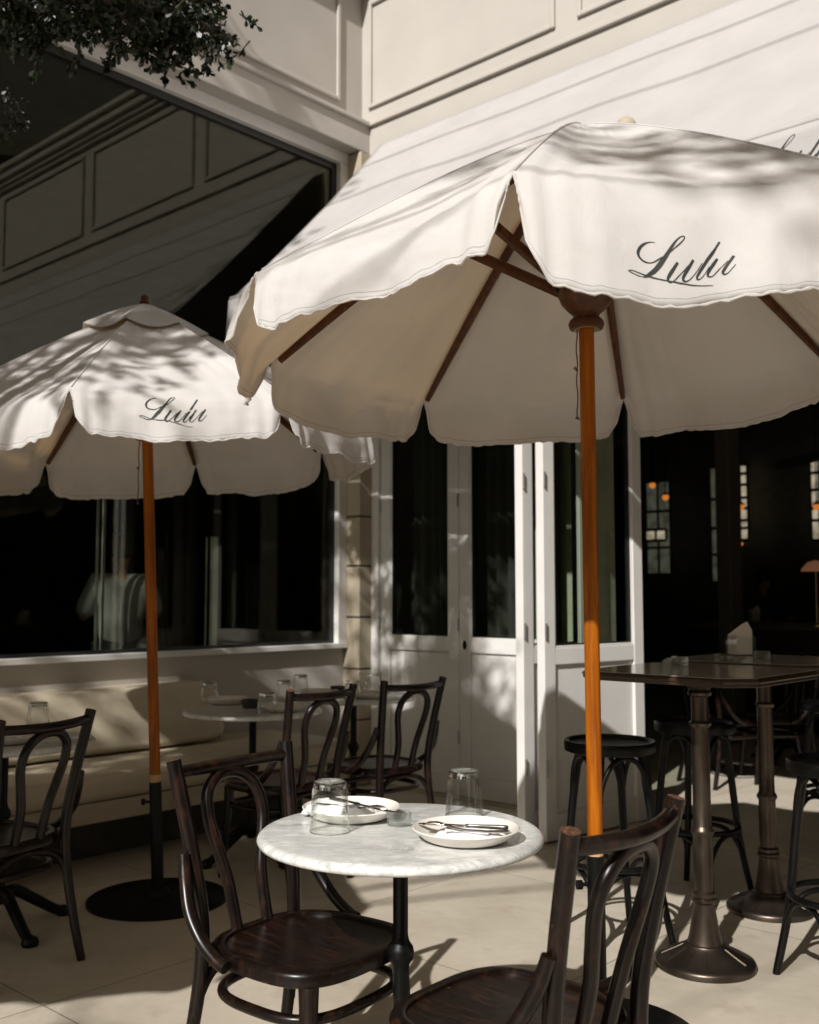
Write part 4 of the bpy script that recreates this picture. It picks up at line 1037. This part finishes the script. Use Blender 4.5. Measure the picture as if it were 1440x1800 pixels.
# interior column, counter
x0, _ = bxz(1268, 900, 9.0); x1, _ = bxz(1293, 900, 9.0)
o = MB().box(-(x1 - x0) / 2, -0.12, 0, (x1 - x0) / 2, 0.12, 4.6).box(-(x1 - x0) / 2 - .03, -0.15, 0, (x1 - x0) / 2 + .03, 0.15, 0.25).build('column', 'int_column', None, smooth=False, bevel=0.01)
o.location = b2w((x0 + x1) / 2, 9.0, 0); o.rotation_euler = (0, 0, BYAW); tag(o, 'grey square column inside the bar between two lit windows', 'column')
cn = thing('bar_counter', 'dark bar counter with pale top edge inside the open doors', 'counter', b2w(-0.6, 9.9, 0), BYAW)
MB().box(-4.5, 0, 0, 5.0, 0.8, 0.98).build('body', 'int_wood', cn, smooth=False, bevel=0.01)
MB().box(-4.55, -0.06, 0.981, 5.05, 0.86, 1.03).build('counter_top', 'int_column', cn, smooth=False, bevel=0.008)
# ceiling beam seen as a faint diagonal
o = MB().box(-0.05, -3.5, 0, 0.05, 3.5, 0.09).build('ceiling_rail', 'int_column', None, smooth=False, bevel=0.01)
o.location = b2w(-2.0, 9.2, 2.72); o.rotation_euler = (0, 0, BYAW + 0.9); tag(o, 'thin grey rail crossing under the dark ceiling inside the bar', 'rail')
def lamp(px, py, d, r_, label, mat='lamp_glow'):
    p = atd(px, py, d)
    root = thing('pendant_lamp', label, 'lamp', p, 0, 'small glowing lamps inside the bar')
    MB().lathe([(0.0001, -r_), (r_ * .7, -r_ * .7), (r_, 0), (r_ * .7, r_ * .7), (0.0001, r_)], 20).build('bulb', mat, root)
    MB().lathe([(0.01, r_ * 1.5), (r_ * .8, r_ * 0.95), (r_ * 1.2, r_ * .6), (r_ * 1.1, r_ * .6), (0.005, r_ * 1.3)], 20).build('lamp_shade', 'brass', root)
    MB().tube([Vector((0, 0, r_ * 1.4)), Vector((0, 0, 4.6 - p.z))], 0.006, 6).build('flex', 'black_iron', root)
lamp(1147, 853, 11, 0.035, 'small orange lamp high inside the bar beside the door frame')
lamp(1170, 874, 12, 0.04, 'small orange lamp a little lower, right of the one beside the door frame')
lamp(1303, 891, 12, 0.04, 'amber lamp glowing before the narrow lit window')
lamp(1436, 891, 11, 0.04, 'red orange lamp at the right edge')
lamp(1303, 956, 11, 0.022, 'tiny orange lamp under the narrow lit window')
p = atd(1434, 1004, 9.5)
tl = thing('table_lamp', 'lamp with orange dome shade inside the bar at the right edge', 'lamp', (p.x, p.y, 1.03))
MB().lathe([(0.13, p.z - 1.03), (0.115, p.z - 1.0), (0.07, p.z - 0.95), (0.0001, p.z - 0.93)], 32).build('lamp_shade', 'shade_glow', tl)
MB().lathe([(0.07, 0), (0.07, 0.015), (0.012, 0.03), (0.010, p.z - 0.94)], 20).build('stem', 'brass', tl)

# inner cafe table and chairs in shade
it = make_bistro('round table on a broad base just inside the open doors', 'round tables inside the bar', 0.33)
p = atz(1345, 1345, 0); it.location = (p.x + 0.25, p.y + 0.2, 0)
for (x, y, rz, lab) in ((1300, 1390, 2.0, 'bentwood chair in the dark just inside the doors, left of the inner table'), (1395, 1385, -1.6, 'bentwood chair in the dark inside the doors, at the right of the inner table')):
    c = copy_tree(chairA); c['label'] = lab; p = atz(x, y, 0); c.location = (p.x, p.y + 0.3, 0); c.rotation_euler = (0, 0, rz)

# ------------------------------------------------------------------ people (dim, behind glass)
def make_person(label, loc, rz, seated=True, shirt='shirt'):
    root = thing('person', label, 'person', loc, rz)
    J = {'pel': (0, 0, 0.50), 'sp': (0, 0.02, 0.66), 'ch': (0, 0.03, 0.86), 'nk': (0, 0.01, 1.02), 'nk2': (0, -0.01, 1.08), 'hd': (0, -0.02, 1.17), 'hd2': (0, -0.015, 1.25),
         'ls': (-0.17, 0.02, 0.96), 'le': (-0.25, -0.03, 0.72), 'lw': (-0.16, -0.24, 0.74), 'lh': (-0.12, -0.31, 0.75), 'rs': (0.17, 0.02, 0.96), 're': (0.25, -0.03, 0.72), 'rw': (0.16, -0.24, 0.74), 'rh': (0.12, -0.31, 0.75),
         'lp': (-0.10, -0.02, 0.48), 'lk': (-0.13, -0.42, 0.49), 'la': (-0.13, -0.40, 0.08), 'lt': (-0.14, -0.55, 0.03), 'rp': (0.10, -0.02, 0.48), 'rk': (0.13, -0.42, 0.49), 'ra': (0.13, -0.40, 0.08), 'rt': (0.14, -0.55, 0.03)}
    if not seated:
        for k_ in J:
            x_, y_, z_ = J[k_]
            if k_ not in ('lk', 'la', 'lt', 'rk', 'ra', 'rt'): J[k_] = (x_, y_, z_ + 0.44)
        for s_, g_ in (('l', -1), ('r', 1)): J[s_ + 'k'] = (g_ * .10, -.02, .50); J[s_ + 'a'] = (g_ * .10, .02, .08); J[s_ + 't'] = (g_ * .115, -.13, .03)
    up_ = 0.0 if seated else 0.44
    Rd = {'pel': .14, 'sp': .13, 'ch': .15, 'nk': .055, 'nk2': .05, 'hd': .082, 'hd2': .075, 'ls': .058, 'le': .042, 'lw': .030, 'lh': .034, 'lp': .09, 'lk': .06, 'la': .04, 'lt': .035}
    E_ = [('pel', 'sp'), ('sp', 'ch'), ('ch', 'nk'), ('nk', 'nk2'), ('nk2', 'hd'), ('hd', 'hd2'), ('ch', 'ls'), ('ls', 'le'), ('le', 'lw'), ('lw', 'lh'), ('ch', 'rs'), ('rs', 're'), ('re', 'rw'), ('rw', 'rh'),
          ('pel', 'lp'), ('lp', 'lk'), ('lk', 'la'), ('la', 'lt'), ('pel', 'rp'), ('rp', 'rk'), ('rk', 'ra'), ('ra', 'rt')]
    def skin(names, name, mat, grow=0.0, parent=root):
        idx = {k: i for i, k in enumerate(names)}
        me = bpy.data.meshes.new(name); me.from_pydata([J[k] for k in names], [(idx[a], idx[b_]) for a, b_ in E_ if a in idx and b_ in idx], [])
        me.materials.append(M[mat]); o = bpy.data.objects.new(name, me); sc.collection.objects.link(o); o.parent = parent
        md = o.modifiers.new('skin', 'SKIN'); 
        for k, i in idx.items():
            kk = k if k in Rd else 'l' + k[1:]
            r_ = Rd[kk] + grow - (0.03 if mat == 'skin' and k in ('pel', 'sp', 'ch') else 0) - (0.012 if mat == 'skin' and k[1:] in ('s', 'e', 'p', 'k') and len(k) == 2 else 0); fl_ = 0.72 if k in ('pel', 'sp', 'ch') else 1
            me.skin_vertices[0].data[i].radius = (r_, r_ * fl_)
        me.skin_vertices[0].data[0].use_root = True
        md.use_smooth_shade = True; s2 = o.modifiers.new('sub', 'SUBSURF'); s2.levels = 2; s2.render_levels = 2
        return o
    names = list(J); body = skin(names, 'body', 'skin')
    skin(['pel', 'sp', 'ch', 'ls', 'le', 'rs', 're'], 'shirt', shirt, 0.028)
    skin(['pel', 'lp', 'lk', 'la', 'rp', 'rk', 'ra'], 'trousers', 'bowl', 0.022)
    h = MB(); 
    T_ = Matrix.Translation(Vector((0, 0.005, 1.225 + up_)))
    h.lathe([(0.0001, 0.105), (0.05, 0.095), (0.086, 0.055), (0.096, 0.0), (0.090, -0.06), (0.06, -0.09)], 24, T=T_ @ Matrix.Rotation(-0.45, 4, 'X'))
    h.build('hair', 'hair', root)
    # face bits
    fc = MB(); fc.lathe([(0.0001, 0.02), (0.009, 0.008), (0.013, -0.008), (0.0001, -0.014)], 10, c=(0, -0.103, 1.175 + up_)); fc.build('nose', 'skin', body)
    for sg in (-1, 1):
        MB().lathe([(0.0001, 0.009), (0.009, 0), (0.0001, -0.009)], 10, c=(sg * 0.03, -0.088, 1.20 + up_)).build('eye', 'hair', body)
    return root
def stool_for(loc, rz, lab):
    c = copy_tree(chairA); c['label'] = lab; c.location = (loc.x, loc.y, 0); c.rotation_euler = (0, 0, rz)
pp = RB.inverted() @ atd(212, 1050, 6.4)
P1 = atd(212, 1050, 7.25); P1.z = 0
make_person('person in a white shirt standing behind the big window with back turned', (P1.x, P1.y, 0), radians(180 + 25), seated=False)
P2 = atd(1342, 1040, 12.0); P2.z = 0.30
make_person('person in a dull grey top sitting inside the bar, dim behind the paper napkins', (P2.x, P2.y, 0.30), radians(20), shirt='int_column')
c = copy_tree(st1); c['label'] = 'bar stool behind the counter, carrying the person in the grey top'; c.location = (P2.x, P2.y, 0)
p = atd(1326, 1090, 10.6); napkin_holder(1326, 1093, 1.032, 'blurred paper napkin holder on the bar counter, beyond the bar tables', 1.3)
# pale strips seen through the big window: inner door frames of the side room, two given a glow
def strip(px0, px1, py0, py1, d, mat, lab):
    a = atd(px0, py1, d); b_ = atd(px1, py0, d); w_ = (b_ - a).x
    o = MB().box(-w_ / 2, -0.03, 0, w_ / 2, 0.03, b_.z - 0.0).build('inner_post', mat, None, smooth=False, bevel=0.004)
    o.location = ((a.x + b_.x) / 2, a.y, 0); tag(o, lab, 'post', 'pale posts in the side room')
strip(167, 174, 870, 1150, 6.9, 'white_paint', 'left of a pair of thin white posts behind the big window')
strip(179, 183, 870, 1150, 6.9, 'white_paint', 'right of a pair of thin white posts behind the big window')
strip(289, 298, 938, 1110, 9.4, 'int_column', 'grey post behind the big window right of the parasol pole')
strip(361, 364, 944, 1110, 9.4, 'lit_dim', 'thin post with added yellowish glow behind the big window')
strip(369, 383, 944, 1110, 9.4, 'lit_dim', 'broad post with added pale glow behind the big window, right of the thin one')

# globe on the awning ridge behind the large parasol
p = atd(1101, 224, 4.3)
gl = thing('wall_globe', 'small pale globe peeking over the top of the large parasol', 'lamp', p)
MB().lathe([(0.0001, 0.045), (0.019, 0.041), (0.034, 0.029), (0.043, 0.011), (0.045, -0.005), (0.039, -0.024), (0.022, -0.040), (0.0001, -0.045)], 32).build('globe', 'stone', gl)
MB().tube([Vector((0, 0, -0.04)), Vector((0.0, 0.0, -0.30))], 0.012, 10).build('stem', 'white_paint', gl)

# ------------------------------------------------------------------ tree
tree = thing('tree', 'leafy tree whose dark small-leaved branches hang into the top left corner', 'tree', (-4.2, -1.0, 0))
TO = Vector((-4.2, -1.0, 0)); rt = random.Random(21)
tr = MB(); tr.tube([Vector(p) for p in smooth_path([(0, 0, 0), (0.05, 0.05, 1.2), (0.2, 0.25, 2.4), (0.5, 0.7, 3.6), (0.9, 1.4, 4.8)], 5)], [lerp(0.20, 0.09, i / 20) for i in range(21)], 14)
tr.build('trunk', 'bark', tree)
G = lambda gx, gy, z: Vector((gx - 0.582 * z, gy - 1.184 * z, z))   # point at height z whose shadow falls on ground spot gx,gy
leaves = MB(); limbs = MB()
def leaf(p, d, nrm, s):
    side = d.cross(nrm); side.normalize()
    w_ = s * 0.27
    a = p; b1 = p + d * s * .35 + side * w_ * .55; b2 = p + d * s * .72 + side * w_; t_ = p + d * s; c1 = p + d * s * .72 - side * w_; c2 = p + d * s * .35 - side * w_ * .55
    o = len(leaves.v); leaves.v += [tuple(x) for x in (a, c2, c1, t_, b2, b1)]; leaves.f.append((o, o + 1, o + 2, o + 3, o + 4, o + 5)); leaves.m.append(0)
def rv(r_=rt): 
    while True:
        v_ = Vector((r_.uniform(-1, 1), r_.uniform(-1, 1), r_.uniform(-1, 1)))
        if 0.05 < v_.length < 1: return v_
def twig(p, d, L, nl, s):
    pts = [p]; dd = d.normalized()
    for i in range(6): dd = (dd + rv() * 0.22 + Vector((0, 0, -0.03))).normalized(); pts.append(pts[-1] + dd * L / 6)
    limbs.tube([q - TO for q in pts], [0.004, 0.0035, 0.003, 0.0026, 0.0022, 0.0018, 0.0012], 5)
    for i in range(nl):
        t_ = rt.uniform(0.1, 1) * 6; k = min(5, int(t_)); q = pts[k].lerp(pts[k + 1], t_ - k)
        ld = (dd + rv() * 1.1).normalized(); leaf(q - TO, ld, rv().normalized(), s * rt.uniform(0.7, 1.2))
def clump(c, rx, ry, rz, ntw, L=0.22, nl=16, s=0.032, down=0.2):
    for _ in range(ntw):
        v_ = rv(); p_ = c + Vector((v_.x * rx, v_.y * ry, v_.z * rz))
        twig(p_, Vector((rt.uniform(-1, 1), rt.uniform(-1, 1), rt.uniform(-.7, .5) - down)), L * rt.uniform(.6, 1.3), nl, s)
def limb_to(c, r0=0.04):
    s0 = TO + Vector((0.5, 0.7, 3.6)) ; mid = (s0 + c) / 2 + Vector((0, 0, 0.35))
    limbs.tube([q - TO for q in smooth_path([s0, mid, c], 6)], [lerp(r0, 0.007, i / 12) for i in range(13)], 8)
# branch in view at the top left
VIS = [(x_, y_ - (34 if x_ < 290 else 14), int(k_ * .72)) for x_, y_, k_ in [(20, 10, 40), (90, 30, 60), (150, 20, 60), (60, 60, 40), (210, 40, 60), (270, 30, 60), (330, 50, 44), (300, 90, 22), (380, 60, 14), (10, 60, 40), (230, 85, 26), (120, 60, 44), (180, 65, 30), (315, 112, 8), (345, 15, 40), (405, 78, 5)]]
for (x, y, k) in VIS:
    c_ = atd(x, y, 4.4 + rt.uniform(-.25, .3)); clump(c_, 0.095, 0.24, 0.085, int(k * 1.5), 0.13, 16, 0.038)
for (x, y) in ((300, 60), (120, 30), (380, 60), (210, 50), (40, 20), (315, 110)): limb_to(atd(x, y, 4.4), 0.03)
clump(atd(5, 200, 4.2), 0.05, 0.2, 0.13, 22, 0.12, 14, 0.027)
# shade-giving parts of the crown
SH = [ # gx, gy, z, rx, ry, rz, twigs
 (-0.35, 6.75, 4.3, .34, .30, .28, 60), (0.05, 6.35, 4.4, .25, .2, .2, 30), (0.55, 7.15, 5.2, .40, .30, .25, 50), (0.95, 7.6, 5.4, .35, .3, .25, 40), (-0.5, 7.6, 5.0, .5, .4, .3, 70), (0.3, 8.2, 5.2, .5, .4, .3, 60),
 (0.35, 7.3, 6.4, .28, .28, .3, 60), (0.5, 7.75, 6.0, .30, .25, .25, 60), (0.8, 8.1, 6.0, .30, .28, .25, 60), (0.65, 7.9, 6.5, .30, .28, .3, 60), (0.9, 8.4, 6.6, .32, .3, .3, 60), (1.2, 8.9, 6.7, .32, .3, .3, 60), (1.5, 9.3, 6.8, .3, .3, .3, 40),
 (-1.35, 5.65, 4.6, .38, .34, .25, 85), (-1.0, 6.1, 4.6, .36, .34, .25, 80), (-0.7, 6.5, 4.6, .32, .3, .25, 70), (-1.6, 5.2, 4.6, .38, .34, .25, 75),
 (2.25, 5.5, 7.4, .36, .26, .3, 75), (2.45, 4.85, 7.6, .32, .25, .3, 50), (1.9, 6.1, 7.6, .35, .25, .3, 26), (2.9, 5.9, 8.0, .5, .4, .3, 60),
 (1.65, 12.0, 9.0, .4, .6, .4, 50), (1.1, 11.2, 8.6, .5, .7, .4, 60), (0.6, 9.6, 7.2, .7, .6, .4, 80), (-0.6, 9.4, 7.0, .7, .7, .4, 90), (1.7, 9.2, 7.2, .45, .4, .3, 40),
 (-1.7, 2.55, 5.6, .45, .25, .3, 60), (-1.05, 2.95, 5.8, .3, .18, .25, 36), (-2.3, 3.1, 5.8, .6, .5, .4, 90), (-2.2, 5.4, 5.4, .7, .7, .4, 120), (-1.6, 6.6, 5.2, .6, .6, .4, 100), (-2.4, 7.4, 5.8, .8, .6, .4, 120), (-0.9, 8.2, 6.2, .6, .5, .4, 80), (-1.4, 4.6, 5.4, .4, .4, .3, 50)]
for (gx, gy, z, rx, ry, rz_, k) in SH:
    c_ = G(gx, gy, z)
    if z < 4.5: clump(c_, rx, ry, rz_, int(k * 1.3), 0.18, 20, 0.038)
    else: clump(c_, rx, ry, rz_, k, 0.26, 20, 0.050); limb_to(c_, 0.022)
leaves.build('crown', 'leaf', tree, smooth=False)
limbs.build('limbs', 'bark', tree)

# overhead cables that throw the thin line shadows
def cable(p0, p1, lab, sag=0.15, r_=0.012):
    P = [Vector(p0).lerp(Vector(p1), i / 30) - Vector((0, 0, sag * sin(pi * i / 30))) for i in range(31)]
    c = MB().tube([q - Vector(p0) for q in P], r_, 8).build('overhead_cable', 'black_iron', None); c.location = p0; tag(c, lab, 'cable', 'overhead cables above the terrace')
cable(G(0.6, 3.2, 7.0) , G(4.2, 6.4, 7.0), 'overhead cable whose thin shadow crosses the large parasol', 0.1, 0.009)

for yc in (0.43, -0.36):
    cable(b2w(-7, yc, 8.0), b2w(8, yc, 8.0), 'overhead cable strung along the facade above the awning', 0.12, 0.009)

# grain-free finish
for o in sc.collection.objects:
    if o.type == 'MESH' and not o.data.materials: o.data.materials.append(M['plaster'])
